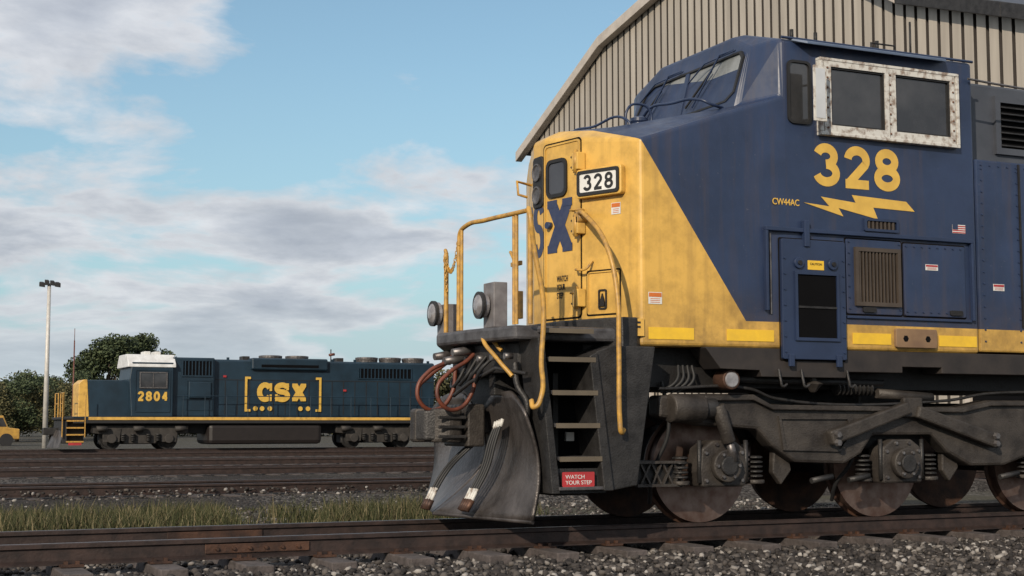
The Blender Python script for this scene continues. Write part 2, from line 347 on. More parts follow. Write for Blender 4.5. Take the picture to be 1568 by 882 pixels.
bolts('door_bolts',SIDE,[(8.27,1.64+.15*i) for i in range(7)]+[(8.96,1.64+.15*i) for i in range(7)],.040,.012,M_blue,loco)
prism('cab_corner_strap',SIDE,rect(8.13,8.145,2.0,2.78),-.01,.006,M_steel,loco)
for x in(8.20,8.46,9.0): tube('drain_pipe',[(x,11.63,1.47),(x,11.6,1.36),(x+.02,11.6,1.31),(x+.07,11.6,1.33)],.013,M_dark,loco)
def label(name,pl,u0,u1,v0,v1,top,n=.003):
    prism(name,pl,rect(u0,u1,v0,v1),n,n+.002,M_lab,loco); prism(name+'_head',pl,rect(u0+.005,u1-.005,v1-(v1-v0)*.4,v1-.006),n+.003,n+.004,top,loco)
    for i in range(3): prism(name+'_line',pl,rect(u0+.02,u1-.02,v0+(v1-v0)*(.12+.15*i),v0+(v1-v0)*(.17+.15*i)),n+.003,n+.0035,top,loco)
M_or=mat('label_orange',(.6,.16,.03),.5)
label('rear_warning_label',SIDE,10.00,10.16,2.50,2.56,M_red,.022); label('hood_warning_label',SIDE,10.92,11.07,2.33,2.40,M_red,-.018)
label('nose_side_label',NS,.07,.21,2.06,2.17,M_or)
prism('flag_decal',SIDE,rect(10.38,10.55,2.90,2.99),.002,.004,M_lab,loco)
for i in range(4): prism('flag_stripe_%d'%i,SIDE,rect(10.38,10.55,2.903+.022*i,2.914+.022*i),.005,.006,M_red,loco)
prism('flag_canton',SIDE,rect(10.38,10.45,2.94,2.99),.0065,.0075,M_blue,loco)
FPL=Pl((6.77,11.75,0),(.27,-.65,0))
prism('f_plate',NS,rect(-.11,.02,1.76,1.92),.006,.016,M_yel,loco); text('f_plate_letter','F',NS,-.075,1.79,.0175,.10,M_black,loco,off=.02)
glyphs('cab_number','328',SIDE,8.655,3.275,.004,.325,.43,.045,.092,M_num,loco)
text('model_lettering','CW44AC',SIDE,8.17,3.06,.004,.062,M_num,loco,off=.012,width=.31)
bolt=[(0,.0),(.31,-.02),(.21,.07),(.63,.035),(.585,.11),(1.26,.085),(1.365,-.01),(.845,.0),(.90,-.115),(.42,-.03),(.475,-.11)]
prism('lightning_bolt',SIDE,[(8.53+u,3.10+v) for u,v in bolt],.002,.006,M_num,loco)
# cab side windows
ring('cab_front_window_gasket',SIDE,rrect(8.36,8.64,3.87,4.50,.06),rrect(8.385,8.615,3.895,4.475,.045),.001,.024,M_black,loco)
prism('cab_front_window_glass',SIDE,rrect(8.38,8.62,3.89,4.48,.05),.001,.006,M_glass,loco)
box('window_box_backing',8.75,10.42,11.63,11.66,3.81,4.53,M_void,loco)
for a,b,nm in((8.79,9.55,'front'),(9.59,10.39,'rear')):
    ring('side_window_frame_'+nm,SIDE,rect(a-.03,b+.015,3.81,4.52),rect(a+.055,b-.040,3.880,4.465),.02,.065,M_white,loco)
    ring('side_window_rubber_'+nm,SIDE,rect(a+.05,b-.035,3.875,4.47),rect(a+.072,b-.057,3.897,4.448),.022,.05,M_black,loco)
    prism('side_window_glass_'+nm,SIDE,rect(a+.05,b-.035,3.875,4.47),.022,.028,M_glass,loco)
boxes('window_box_rim',[(8.71,10.46,11.578,11.66,4.52,4.55),(8.71,10.46,11.578,11.66,3.775,3.81),(8.71,8.75,11.578,11.66,3.81,4.52),(10.42,10.46,11.578,11.66,3.81,4.52)],M_white,loco,.006)
bolts('window_box_rivets',Pl((0,11.584,0),(1,0,0)),[(8.80,3.85+.1*i) for i in range(7)]+[(9.57,3.85+.1*i) for i in range(7)]+[(10.38,3.85+.1*i) for i in range(7)],.0,.012,mat('rust_brown',(.16,.08,.05),.7),loco,.01)
prism('wind_deflector',Pl((0,11.44,0),(1,0,0)),rrect(8.53,8.68,3.87,4.42,.01),-.02,.0,M_white,loco,.004)
prism('wind_deflector_glass',Pl((0,11.44,0),(1,0,0)),rrect(8.55,8.66,3.90,4.39,.01),.001,.004,mat('deflector_glass',(.55,.57,.60),.2,c2=(.45,.47,.50)),loco)
for z in(3.95,4.3): cyl('deflector_arm',(8.66,11.46,z),(8.74,11.62,z),.012,M_white,loco,8)
mesh('window_awning',[(8.40,11.66,4.70),(10.35,11.66,4.70),(10.25,11.52,4.645),(8.52,11.52,4.645),(8.40,11.66,4.72),(10.35,11.66,4.72),(10.25,11.52,4.67),(8.52,11.52,4.67)],[(0,1,2,3),(4,5,6,7),(0,1,5,4),(1,2,6,5),(2,3,7,6),(3,0,4,7)],mat('light_blue_awning',(.10,.14,.22),.4),loco,.004)
tube('roof_gutter',[(XC,11.64,4.715),(10.70,11.64,4.715)],.014,M_blue,loco,False)
for x in(8.9,9.2,10.0): cyl('roof_antenna_stub',(x,12.3,4.9),(x,12.3,5.02),.02,M_dark2,loco,8)
boxes('roof_hatch',[(9.3,9.9,12.6,13.4,4.90,4.97)],M_blue,loco,.01)
tube('roof_grab',[(9.6,11.9,4.78),(9.6,11.9,4.86),(9.9,11.9,4.86),(9.9,11.9,4.78)],.012,M_dark2,loco,False)
cyl('roof_antenna',(10.62,12.5,4.9),(10.62,12.5,5.35),.012,M_dark2,loco,8)
th=(Vector((8.17,0,4.67))-Vector((8.02,0,4.08)))
WS=Pl((8.02,13.10,4.08),(0,-1,0),th)
w_out=[(-1.0,.07),(.90,.07),(1.03,.15),(1.06,.53),(1.0,.60),(-.72,.60),(-.88,.52),(-1.03,.2)]
ring('windshield_gasket',WS,w_out,[(u*.97,.34+(v-.34)*.92) for u,v in w_out],.003,.03,M_black,loco)
prism('windshield_glass',WS,[(u*.975,.34+(v-.34)*.94) for u,v in w_out],.003,.008,M_wind,loco)
prism('windshield_pillar',WS,rect(-.035,.035,.09,.59),.01,.028,M_blue,loco)
for c in(.55,-.45):
    tube('wiper_arm',[WS.p(c+.3,.64,.03),WS.p(c+.15,.60,.09),WS.p(c-.25,.12,.06)],.010,M_blue,loco,False)
    tube('wiper_blade',[WS.p(c-.02,.48,.05),WS.p(c-.4,.15,.05)],.012,M_black,loco,False)
    tube('wiper_link',[WS.p(c+.36,.62,.04),WS.p(c-.1,.56,.10),WS.p(c-.42,.42,.07)],.008,M_blue,loco,False)
tube('nose_grab_rail',[(6.95,13.5,3.82),(6.90,13.45,3.91),(6.90,12.9,3.94),(6.97,12.35,3.91),(7.0,12.3,3.80)],.013,M_blue,loco)
tube('cab_brow_rail',[(7.90,12.08,4.06),(7.70,12.0,4.07),(7.63,12.05,4.11),(7.53,12.4,4.14),(7.48,12.9,4.11),(7.48,12.95,4.0)],.015,M_blue,loco)
lathe('nose_bell',(7.22,12.55,3.82),(0,0,1),[(0,.11),(.03,.115),(.05,.08),(.11,.075),(.13,.09),(.16,.09),(.18,.045)],M_blue,loco,24)
tube('bell_bracket',[(7.08,12.55,3.82),(7.10,12.55,4.08),(7.22,12.55,4.13),(7.34,12.55,4.08),(7.36,12.55,3.86)],.013,M_blue,loco)
# nose front planes
D=Pl((6.38,12.98,0),(.12,-.58,0)); E=Pl((6.50,12.40,0),(.27,-.65,0)); C=Pl((6.38,13.22,0),(0,-1,0)); G=Pl((6.60,13.80,0),(-.22,-.58,0))
ring('nose_door_gasket',D,rrect(.05,.37,3.17,3.55,.07),rrect(.085,.335,3.205,3.515,.05),.002,.022,M_black,loco)
prism('nose_door_window',D,rrect(.08,.34,3.20,3.52,.05),.002,.008,M_grey,loco)
ring('nose_door_gap',D,rrect(-.012,.588,1.96,3.72,.05),rrect(.004,.572,1.976,3.705,.045),.001,.0025,M_seam,loco)
ring('nose_door_edge',D,rrect(.006,.570,1.978,3.703,.045),rrect(.024,.552,1.996,3.685,.04),.001,.010,M_body,loco)
for z in(3.47,2.85,2.15):
    boxes('nose_door_hinge',[(6.42,6.51,12.35,12.47,z-.085,z+.085)],M_yel,loco,.008)
    cyl('hinge_pin',(6.43,12.40,z-.11),(6.43,12.40,z+.11),.022,M_pipe,loco,10)
    bolts('hinge_bolts',D,[(.50,z-.05),(.50,z+.05)],.05,.014,M_dark,loco)
prism('headlight_housing',C,rrect(.01,.23,3.10,3.62,.05),-.01,.02,M_black,loco,.01)
for z in(3.46,3.23): lathe('headlight',(6.362,13.10,z),(-1,0,0),[(0,.09),(.02,.09),(.022,.078),(.012,.06),(.008,.01)],M_steel,loco,24)
glyphs('nose_letter_x','X',D,.035,2.60,.004,.43,.57,0,.125,M_nblue,loco)
glyphs('nose_letter_s','S',C,-.005,2.60,.004,.24,.57,0,.085,M_nblue,loco)
glyphs('nose_letter_c','C',G,.16,2.60,.004,.42,.57,0,.11,M_nblue,loco)
text('step_warning','WATCH\nYOUR\nSTEP',D,.20,2.17,.003,.22,M_black,loco,off=.01,width=.17)
prism('number_board_case',E,rrect(-.02,.53,3.10,3.38,.03),.002,.07,M_yel,loco,.01)
ring('number_board_rim',E,rrect(.0,.51,3.12,3.36,.03),rrect(.03,.48,3.15,3.33,.02),.07,.085,M_black,loco)
prism('number_board_face',E,rrect(.02,.49,3.14,3.34,.02),.07,.075,M_dboard,loco)
glyphs('number_board_digits','328',E,.075,3.162,.077,.105,.156,.025,.030,M_black,loco)
ring('access_hatch_gap',E,rrect(.052,.468,1.972,2.408,.02),rrect(.066,.454,1.986,2.394,.015),.001,.003,M_seam,loco)
ring('access_hatch_rim',E,rrect(.068,.452,1.988,2.392,.02),rrect(.08,.44,2.0,2.38,.015),.001,.012,M_body,loco)
ring('hatch_latch_plate',E,rrect(.20,.30,2.03,2.22,.02),rrect(.215,.285,2.045,2.205,.015),.001,.014,M_dark2,loco)
prism('hatch_latch',E,[(.22,2.06),(.28,2.06),(.27,2.12),(.25,2.18),(.23,2.12)],.001,.02,M_dark2,loco)
label('facet_label',E,.36,.47,2.92,3.03,M_or)
tube('nose_door_handle',[E.p(-.06,2.43,.02),E.p(-.02,2.42,.07),E.p(.10,2.42,.07),E.p(.14,2.50,.02)],.012,M_pipe,loco)
cyl('door_lever',D.p(.10,2.90,0),D.p(.10,2.90,.05),.035,M_blue,loco,16)
tube('side_grab_iron',[(6.48,13.5,3.4),(6.30,13.45,3.42),(6.30,13.42,3.28),(6.40,13.42,3.26)],.014,M_pipe,loco,False)
for z in(2.2,3.0): tube('corner_grab_iron',[E.p(-.10,z,.0),E.p(-.10,z,.06),E.p(.02,z,.06),E.p(.02,z,0)],.010,M_pipe,loco,False)
# handrails
def rail(name,pts,r=.022,sm=True): tube(name,pts,r,M_pipe,loco,sm,4)
rail('nose_handrail',[(6.50,12.42,2.92),(6.42,12.30,2.96),(6.38,12.10,2.90),(6.40,11.75,2.60),(6.43,11.60,2.15),(6.43,11.57,1.6),(6.43,11.56,.98),(6.45,11.57,.88),(6.50,11.62,.90)],.023)
cyl('handrail_socket',(6.52,12.36,2.92),(6.42,12.36,2.92),.05,M_pipe,loco,16)
rail('step_handrail',[(5.60,11.72,2.86),(5.56,11.62,2.84),(5.60,11.60,2.5),(5.68,11.58,2.0),(5.66,11.58,1.5),(5.66,11.58,1.2),(5.60,11.60,1.10),(5.60,11.66,1.16)],.023)
rail('front_rail_top',[(5.56,11.66,2.84),(5.54,11.85,2.84),(5.48,12.4,2.84),(5.45,12.80,2.83),(5.44,12.90,2.78),(5.44,12.92,2.66)],.022)
for y in(11.85,11.90): rail('front_rail_post',[(5.545,y,1.84),(5.545,y,2.83)],.018,False)
rail('corner_post',[(5.62,11.72,1.84),(5.62,11.72,2.82)],.022,False)
rail('centre_post',[(5.44,12.93,1.84),(5.44,12.93,2.70)],.022,False); rail('centre_post_b',[(5.44,12.86,1.84),(5.44,12.86,2.82)],.016,False)
rail('far_centre_post',[(5.44,13.25,1.84),(5.44,13.25,2.62)],.022,False); rail('far_post_b',[(5.47,13.30,1.84),(5.47,13.30,2.60)],.016,False)
rail('far_post_cap',[(5.44,13.24,2.61),(5.44,13.27,2.65),(5.47,13.31,2.60)],.018)
def chain(name,a,b,sag,n):
    a=Vector(a);b=Vector(b); V=[];F=[]
    for i in range(n):
        t=(i+.5)/n; c=a.lerp(b,t); c.z-=sag*4*t*(1-t)
        R,r=.017,.0055; k=len(V)
        for j in range(8):
            u=math.pi*2*j/8
            for q in range(5):
                s=math.pi*2*q/5; rr=R+r*math.cos(s)
                p=Vector((0,rr*math.cos(u)*.75,rr*math.sin(u)*1.2)); off=Vector((r*math.sin(s),0,0))
                if i%2: p=Vector((p.y,0,p.z)); off=Vector((0,off.x,0))
                V.append(c+p+off)
        for j in range(8):
            for q in range(5): F.append((k+j*5+q,k+j*5+(q+1)%5,k+((j+1)%8)*5+(q+1)%5,k+((j+1)%8)*5+q))
    mesh(name,V,F,M_pipe,loco)
chain('chain_upper',(5.43,13.25,2.60),(5.43,12.93,2.70),.22,20)
chain('chain_hanging',(5.42,13.25,2.60),(5.42,13.19,2.24),.02,12)
boxes('rail_tread_bracket',[(5.60,5.66,11.95,12.02,1.9,2.15),(5.60,5.63,11.9,12.1,2.38,2.42)],M_pipe,loco,.005)
rail('mu_stand_rail',[(5.60,12.02,1.86),(5.60,12.02,2.42),(5.60,12.1,2.52)],.014)
# platform and pilot
def hprism(name,poly,z0,z1,m,par,bev=0):
    k=len(poly); return mesh(name,[(x,y,z0) for x,y in poly]+[(x,y,z1) for x,y in poly],[tuple(range(k)),tuple(range(k,2*k))]+[(i,(i+1)%k,k+(i+1)%k,k+i) for i in range(k)],m,par,bev)
M_plat=mat('grey_platform',(.12,.118,.125),.5,.3,c2=(.05,.047,.05),scale=8,bump=.15)
M_lbox=mat('ditch_light_grey',(.22,.21,.215),.5,.2,c2=(.13,.12,.125),scale=9)
hprism('front_platform',[(5.49,11.78),(5.36,12.6),(5.34,13.25),(5.90,14.42),(6.74,14.42),(6.74,11.80)],1.70,1.83,M_plat,loco,.03)
hprism('front_platform_skirt',[(5.66,12.05),(5.52,12.6),(5.50,13.2),(5.95,14.3),(6.7,14.3),(6.7,12.05)],1.42,1.70,M_dark,loco,.02)
box('pilot_plate',5.98,6.04,12.0,14.3,.35,1.42,M_dark2,loco,.01)
hprism('nose_base',[(6.46,11.9),(6.27,12.5),(6.27,13.7),(6.55,14.35),(6.80,14.35),(6.80,11.80),(6.70,11.72),(6.56,11.72)],1.50,1.93,M_dark,loco,.015)
for y in(12.45,13.60):
    lathe('ditch_light',(5.52,y,2.05),(-1,0,0),[(0,.09),(.02,.115),(.08,.12),(.085,.105),(.10,.085),(.115,.05),(.12,.0001)],M_lamp,loco,28)
    lathe('ditch_light_bezel',(5.46,y,2.05),(-1,0,0),[(0,.118),(.0,.128),(.03,.128),(.03,.104)],M_dark,loco,28)
    box('ditch_light_box',5.52,5.66,y-.16,y+.08,1.84,2.26 if y<13 else 2.14,M_lbox,loco,.008)
# steps
M_edge=mat('worn_step_edge',(.13,.105,.075),.6)
for i,z in enumerate((1.80,1.545,1.25,.96,.665)):
    x0=5.72+.035*i
    box('step_tread_%d'%(i+1),x0,6.20+.02*i,11.63,11.98,z-.035,z,M_plat,loco,.006)
    box('step_tread_edge_%d'%(i+1),x0,6.20+.02*i,11.615,11.628,z-.042,z+.001,M_edge,loco)
box('step_back_plate',5.80,6.3,12.02,12.06,.36,1.75,M_void,loco)
prism('step_left_stringer',SIDE,[(5.66,1.72),(5.72,1.72),(5.88,.34),(5.80,.34)],-.40,.0,M_dark,loco,.008)
prism('step_right_stringer',SIDE,[(6.16,1.56),(6.24,1.60),(6.40,.36),(6.30,.36)],-.40,.03,M_dark,loco,.01)
prism('corner_panel',SIDE,[(6.24,1.60),(6.40,1.66),(6.86,1.66),(6.66,.40),(6.40,.36)],-.40,-.005,M_dark,loco,.012)
box('bottom_step',5.86,6.36,11.63,11.95,.37,.40,M_plat,loco,.006)
box('step_sign_backing',5.86,6.36,11.70,11.72,.34,.56,M_dark,loco)
SG=Pl((0,11.66,0),(1,0,0))
prism('watch_your_step_sign',SG,rrect(5.90,6.22,.40,.53,.01),.0,.006,M_red,loco)
text('sign_text','WATCH\nYOUR STEP',SG,5.93,.42,.007,.085,M_lab,loco,width=.26)
prism('step_white_tag',Pl((0,12.0,0),(1,0,0)),rect(6.10,6.18,.80,.88),.0,.03,M_lab,loco)
def plow():
    V=[];F=[];ns,nh=26,18
    for side in(1,-1):
        base=len(V)
        for i in range(ns+1):
            s=i/ns
            for j in range(nh+1):
                t=j/nh
                y=13.1-side*1.31*s
                xb=5.26+.43*s
                xt=5.74-.13*s**2 if side>0 else 5.74
                top=1.26-.9*max(0,.30-s)**1.2-.75*max(0,s-.62)**1.4
                z=.10+(top-.10)*t
                bul=.20*(1-s)+.10
                x=xb+(xt-xb)*t+bul*math.sin(math.pi*t)
                V.append((x,y,z))
        for i in range(ns):
            for j in range(nh):
                a=base+i*(nh+1)+j; F.append((a,a+1,a+nh+2,a+nh+1))
    o=mesh('snow_plow_blade',V,F,M_plow,loco,smooth=True); s=o.modifiers.new('thick','SOLIDIFY'); s.thickness=.025
plow()
tube('plow_lower_lip',[(5.68,11.80,.09),(5.47,12.45,.10),(5.26,13.1,.11)],.020,M_plow,loco,False)
box('plow_brace',6.04,6.4,12.1,14.1,.30,.95,M_dark2,loco,.02)
hprism('plow_support',[(5.62,12.5),(5.62,12.62),(5.98,12.62),(5.98,12.5)],1.22,1.42,M_dark,loco,.01)
# coupler
hprism('coupler_shank',[(5.30,13.0),(5.30,13.2),(6.0,13.2),(6.0,13.0)],.86,1.02,M_dark,loco,.02)
hprism('coupler_head',[(5.44,12.82),(5.30,12.80),(5.16,12.90),(5.14,13.0),(5.22,13.04),(5.20,13.14),(5.10,13.20),(5.10,13.34),(5.24,13.42),(5.44,13.36)],.78,1.10,M_truck,loco,.03)
hprism('coupler_knuckle',[(5.24,12.86),(5.10,12.92),(5.04,13.02),(5.10,13.08),(5.20,13.03)],.80,1.08,M_dark,loco,.02)
box('coupler_pocket',5.48,5.66,12.80,13.40,.74,1.14,M_truck,loco,.02)
boxes('coupler_ribs',[(5.18,5.46,12.78,12.80,.82+.09*i,.85+.09*i) for i in range(3)],M_dark,loco,.006)
for i,(dx,dy) in enumerate(((0,0),(.10,-.25),(.05,.12))):
    tube('air_hose_%d'%i,[(5.46+dx,13+dy,1.66),(5.36+dx,12.98+dy,1.56),(5.14+dx,12.96+dy,1.44-.02*i),(5.03+dx,12.95+dy,1.28),(5.08+dx,12.95+dy,1.13),(5.24+dx,12.98+dy,1.09),(5.40+dx,13+dy,1.24),(5.44+dx,13+dy,1.48)],.020,M_hose,loco)
for z,y in((1.62,12.75),(1.55,12.95),(1.60,13.2)):
    cyl('hose_glad_hand',(5.30,y,z),(5.52,y+.02,z+.03),.035,M_steel,loco,14,r2=.05)
for i in range(4):
    y=12.42+.05*i; q=.03*i
    tube('brake_hose_%d'%i,[(5.66,y,.97-q*.3),(5.60,y,.80),(5.53,y+.01,.55),(5.42,y+.03,.33)],.013,M_black,loco)
    cyl('brake_hose_tip_%d'%i,(5.43,y+.03,.36),(5.36,y+.05,.21),.017,M_white,loco,10); cyl('brake_hose_collar_%d'%i,(5.67,y,1.00-q*.3),(5.65,y,.93-q*.3),.018,M_white,loco,10)
    cyl('brake_hose_ferrule_%d'%i,(5.385,y+.045,.26),(5.33,y+.06,.16),.028,M_rust,loco,10)
for i in range(3):
    y=13.0+.06*i
    tube('front_hose_%d'%i,[(5.60,y-.15,.78),(5.47,y-.1,.66),(5.36,y,.5),(5.25,y+.02,.32)],.013,M_black,loco)
    cyl('front_hose_tip_%d'%i,(5.26,y+.02,.35),(5.20,y+.05,.20),.017,M_white,loco,10); cyl('front_hose_ferrule_%d'%i,(5.215,y+.04,.24),(5.18,y+.06,.15),.028,M_rust,loco,10)
tube('uncoupling_lever',[(5.62,11.8,1.40),(5.50,12.2,1.46),(5.42,12.6,1.34),(5.38,12.9,1.22)],.018,M_dark,loco,False)
tube('yellow_cut_lever',[(5.55,11.95,1.38),(5.46,12.1,1.55),(5.42,12.3,1.72),(5.46,12.36,1.76),(5.56,12.2,1.62)],.020,M_pipe,loco)
for y in(11.95,12.25,12.55,12.85,13.4): cyl('rivet_boss',(5.55,y,1.56),(5.47,y,1.56),.03,M_steel,loco,10)
tube('platform_drop_pipe',[(5.60,12.0,1.5),(5.60,11.95,1.3),(5.66,11.88,1.15),(5.66,11.88,1.0)],.028,M_dark,loco)
for i in range(4): tube('mu_cable_%d'%i,[(5.54,12.3+.2*i,1.58),(5.42,12.35+.2*i,1.45-.04*i),(5.46,12.55+.2*i,1.34),(5.56,12.62+.2*i,1.5)],.016,M_black,loco)
# =============== trucks
TR=Pl((0,11.98,0),(1,0,0))
def truck(x1):
    d=x1-7.73
    for k in range(3):
        x=x1+2.13*k
        for y,s in((12.38,1),(13.82,-1)):
            lathe('wheel',(x,y-.07*s,.53),(0,s,0),[(0,.20),(.005,.22),(.04,.28),(.035,.40),(.0,.44),(.0,.525),(.10,.53),(.11,.56),(.135,.555),(.14,.3),(.14,.1)],M_rust,loco,56)
            lathe('wheel_rim',(x,y-.073*s,.53),(0,s,0),[(0,.49),(0,.528),(.10,.533),(.10,.528)],M_tread,loco,56)
        cyl('axle',(x,12.0,.53),(x,14.2,.53),.11,M_dark2,loco,20)
        prism('axle_box',TR,[(x-.24,.36),(x+.24,.36),(x+.27,.50),(x+.24,.72),(x+.12,.80),(x-.12,.80),(x-.24,.72),(x-.27,.50)],-.14,.10,M_truck,loco,.02)
        cyl('axle_cap',(x,11.88,.56),(x,11.80,.56),.155,M_truck,loco,28,bev=.012); cyl('axle_cap_hub',(x,11.81,.56),(x,11.77,.56),.09,M_dark,loco,20,bev=.01)
        bolts('axle_cap_bolts',Pl((0,11.80,0),(1,0,0)),[(x+.12*math.cos(a*math.pi/3),.56+.12*math.sin(a*math.pi/3)) for a in range(6)],.001,.02,M_steel,loco,.02)
        bolts('axle_box_bolts',TR,[(x-.2,.42),(x+.2,.42),(x-.2,.68),(x+.2,.68),(x-.08,.76),(x+.08,.76)],.10,.022,M_steel,loco,.02)
        for sx in(-.42,.42):
            for i in range(5): lathe('coil_spring_turn',(x+sx,11.98,.44+.045*i),(0,0,1),[(0,.05),(.008,.075),(.02,.075),(.028,.05)],M_dark,loco,16)
            cyl('spring_seat',(x+sx,11.98,.38),(x+sx,11.98,.42),.09,M_truck,loco,16,bev=.008)
            cyl('pedestal_liner',(x+sx*.62,11.90,.40),(x+sx*.62,11.90,.80),.022,M_dark,loco,10)
    P_=lambda L_: [(x+d,z) for x,z in L_]
    prism('truck_side_frame',TR,P_([(7.02,1.22),(7.5,1.24),(7.98,1.24),(8.2,1.15),(9.0,1.13),(10.6,1.13),(11.0,1.20),(12.6,1.20),(12.9,1.0),(12.9,.86),(12.3,.84),(11.75,.83),(11.55,.62),(11.2,.52),(10.75,.52),(10.45,.66),(10.25,.84),(9.50,.84),(9.35,.66),(9.15,.56),(8.55,.58),(8.28,.74),(8.12,.90),(7.5,.94),(7.02,1.02)]),-.10,.10,M_truck,loco,.03)
    prism('truck_frame_upper_rib',TR,P_([(7.5,1.22),(8.05,1.235),(8.25,1.14),(10.6,1.12),(11.0,1.19),(12.6,1.19),(12.6,1.15),(11.0,1.14),(10.62,1.07),(8.27,1.09),(8.05,1.18),(7.5,1.17)]),.10,.15,M_truck,loco,.01)
    ring('frame_casting_pocket',TR,P_([(8.4,.70),(9.1,.68),(9.25,.86),(9.2,1.03),(8.35,1.03)]),P_([(8.43,.73),(9.08,.71),(9.21,.86),(9.17,1.0),(8.38,1.0)]),.10,.125,M_truck,loco)
    for a,b in(((8.92,.80),(9.90,1.10)),((11.05,.78),(10.00,1.10))):
        a=Vector(a);b=Vector(b);t=(b-a).normalized();n=Vector((-t.y,t.x))*.085
        prism('traction_strut',TR,P_([tuple(a-n*.7),tuple(b-n*.5),tuple(b+n),tuple(a+n)]),.12,.21,M_truck,loco,.02)
        bolts('strut_bolts',TR,[(a.x+d+t.x*.06,a.y-.03),(a.x+d+t.x*.06,a.y+.05)],.21,.04,M_steel,loco,.035)
    prism('strut_bracket',TR,P_([(9.84,1.02),(10.08,1.02),(10.08,1.22),(9.84,1.22)]),.10,.17,M_truck,loco,.015)
    cyl('brake_cylinder',(7.12+d,11.86,1.10),(7.48+d,11.86,1.10),.135,M_truck,loco,28,bev=.02)
    cyl('brake_cylinder_cap',(7.46+d,11.86,1.10),(7.62+d,11.86,1.10),.10,M_dark,loco,24,bev=.015)
    cyl('damper_body',(7.62+d,11.80,1.13),(7.74+d,11.80,.78),.065,M_truck,loco,18,bev=.01); cyl('damper_rod',(7.74+d,11.80,.80),(7.80+d,11.80,.60),.04,M_steel,loco,14)
    for x in(8.45,10.55,12.3): prism('brake_hanger',TR,P_([(x-.05,.95),(x+.06,.95),(x+.14,.50),(x+.02,.36),(x-.08,.48)]),-.10,-.02,M_truck,loco,.015)
    for x in(8.75,9.2,11.15): cyl('brake_slack_rod',(x+d,11.9,.40),(x+.25+d,11.9,.44),.03,M_dark,loco,10)
    tube('truck_air_pipe',[(7.0+d,11.85,1.28),(8.0+d,11.84,1.29),(8.3+d,11.85,1.20),(10.4+d,11.86,1.19),(11+d,11.86,1.27),(12.5+d,11.86,1.27)],.016,M_dark,loco)
    tube('sand_hose',[(7.1+d,11.95,1.35),(7.15+d,11.92,.9),(7.08+d,12.1,.5),(7.16+d,12.3,.2)],.02,M_black,loco)
    tube('sand_hose_b',[(9.3+d,11.95,.9),(9.32+d,12.0,.6),(9.27+d,12.2,.35),(9.32+d,12.34,.18)],.02,M_black,loco)
    box('bolster',9.5+d,10.3+d,12.1,14.1,.7,1.32,M_dark2,loco,.03)
    prism('far_side_frame',Pl((0,14.1,0),(1,0,0)),P_([(7.02,1.2),(12.6,1.2),(12.3,.84),(11.2,.55),(9.8,.8),(8.5,.58),(7.5,.9)]),-.1,.1,M_truck,loco,.02)
truck(7.73); truck(20.6)
box('fuel_tank',15.0,19.2,11.75,14.4,.45,1.5,M_dark2,loco,.12)
prism('guard_bracket',TR,[(6.85,.62),(7.33,.60),(7.33,.36),(6.80,.40)],-.03,-.01,M_dark2,loco)
boxes('guard_bracket_ribs',[(6.82,7.33,11.93,11.99,.585,.61),(6.82,7.33,11.93,11.99,.37,.395)],M_truck,loco)
for i in range(4):
    a=6.86+.12*i; prism('guard_brace_%d'%i,TR,[(a,.395),(a+.02,.395),(a+.12,.585),(a+.10,.585)],.0,.03,M_truck,loco); prism('guard_brace_x_%d'%i,TR,[(a+.10,.395),(a+.12,.395),(a+.02,.585),(a,.585)],-.005,.026,M_truck,loco)
for i in range(4): tube('cable_%d'%i,[(7.25+.05*i,11.9,1.5),(7.2+.06*i,11.85,1.36),(7.05+.06*i,11.9,1.25)],.016,M_black,loco)
cyl('reservoir_cap',(7.72,11.70,1.37),(7.72,11.80,1.37),.075,M_lamp,loco,20,bev=.01)
cyl('reservoir_ring',(7.72,11.71,1.37),(7.72,11.9,1.37),.095,M_rust,loco,20,bev=.01)
cyl('cross_pipe',(7.8,11.85,1.38),(9.6,11.85,1.36),.035,M_dark,loco,12)
for i in range(9): lathe('big_spring_turn',(9.05+.05*i,11.9,1.31),(1,0,.25),[(0,.05),(.01,.08),(.022,.08),(.03,.05)],M_dark,loco,14)
lathe('hanging_cone',(8.68,11.75,1.42),(0,0,-1),[(0,.03),(.05,.04),(.08,.10),(.12,.06),(.16,.03)],M_truck,loco,8)
cyl('sand_pipe_box',(9.55,11.88,1.26),(10.25,11.88,1.22),.05,M_truck,loco,12)
cyl('gear_case',(8.0,12.7,.62),(8.0,13.5,.62),.33,M_dark2,loco,24); cyl('gear_case_b',(10.2,12.7,.62),(10.2,13.5,.62),.33,M_dark2,loco,24)

# =========================================================== FAR LOCOMOTIVE
fl=empty('road_switcher_locomotive')
fy,ry=72.3,75.3; zr=-.30
def fb(name,x0,x1,y0,y1,z0,z1,m,bev=.03): return box(name,x0,x1,y0,y1,z0+zr,z1+zr,m,fl,bev)
FP=Pl((0,fy,zr),(1,0,0)); FH=Pl((0,fy+.62,zr),(1,0,0))
M_fdark=mat('far_underframe_black',(.016,.016,.018),.7)
M_ftruck=mat('far_truck_grey',(.05,.044,.040),.7,c2=(.02,.018,.017))
fb('frame_sill',10.6,29.9,fy+.02,ry-.02,1.25,1.50,M_fdark); fb('sill_yellow_stripe',11.3,29.8,fy-.005,fy+.015,1.42,1.56,M_yel,0)
fb('walkway',10.6,29.9,fy,ry,1.50,1.58,M_dblue,0)
prism('short_hood',FH,[(10.95,1.55),(13.4,1.55),(13.4,3.35),(11.15,3.35),(10.95,3.15)],0,-1.8,M_dblue,fl,.05)
prism('nose_yellow_front',FH,[(10.90,1.55),(11.42,1.55),(11.30,3.36),(11.12,3.36),(10.90,3.17)],.02,-1.82,M_yel,fl,.03)
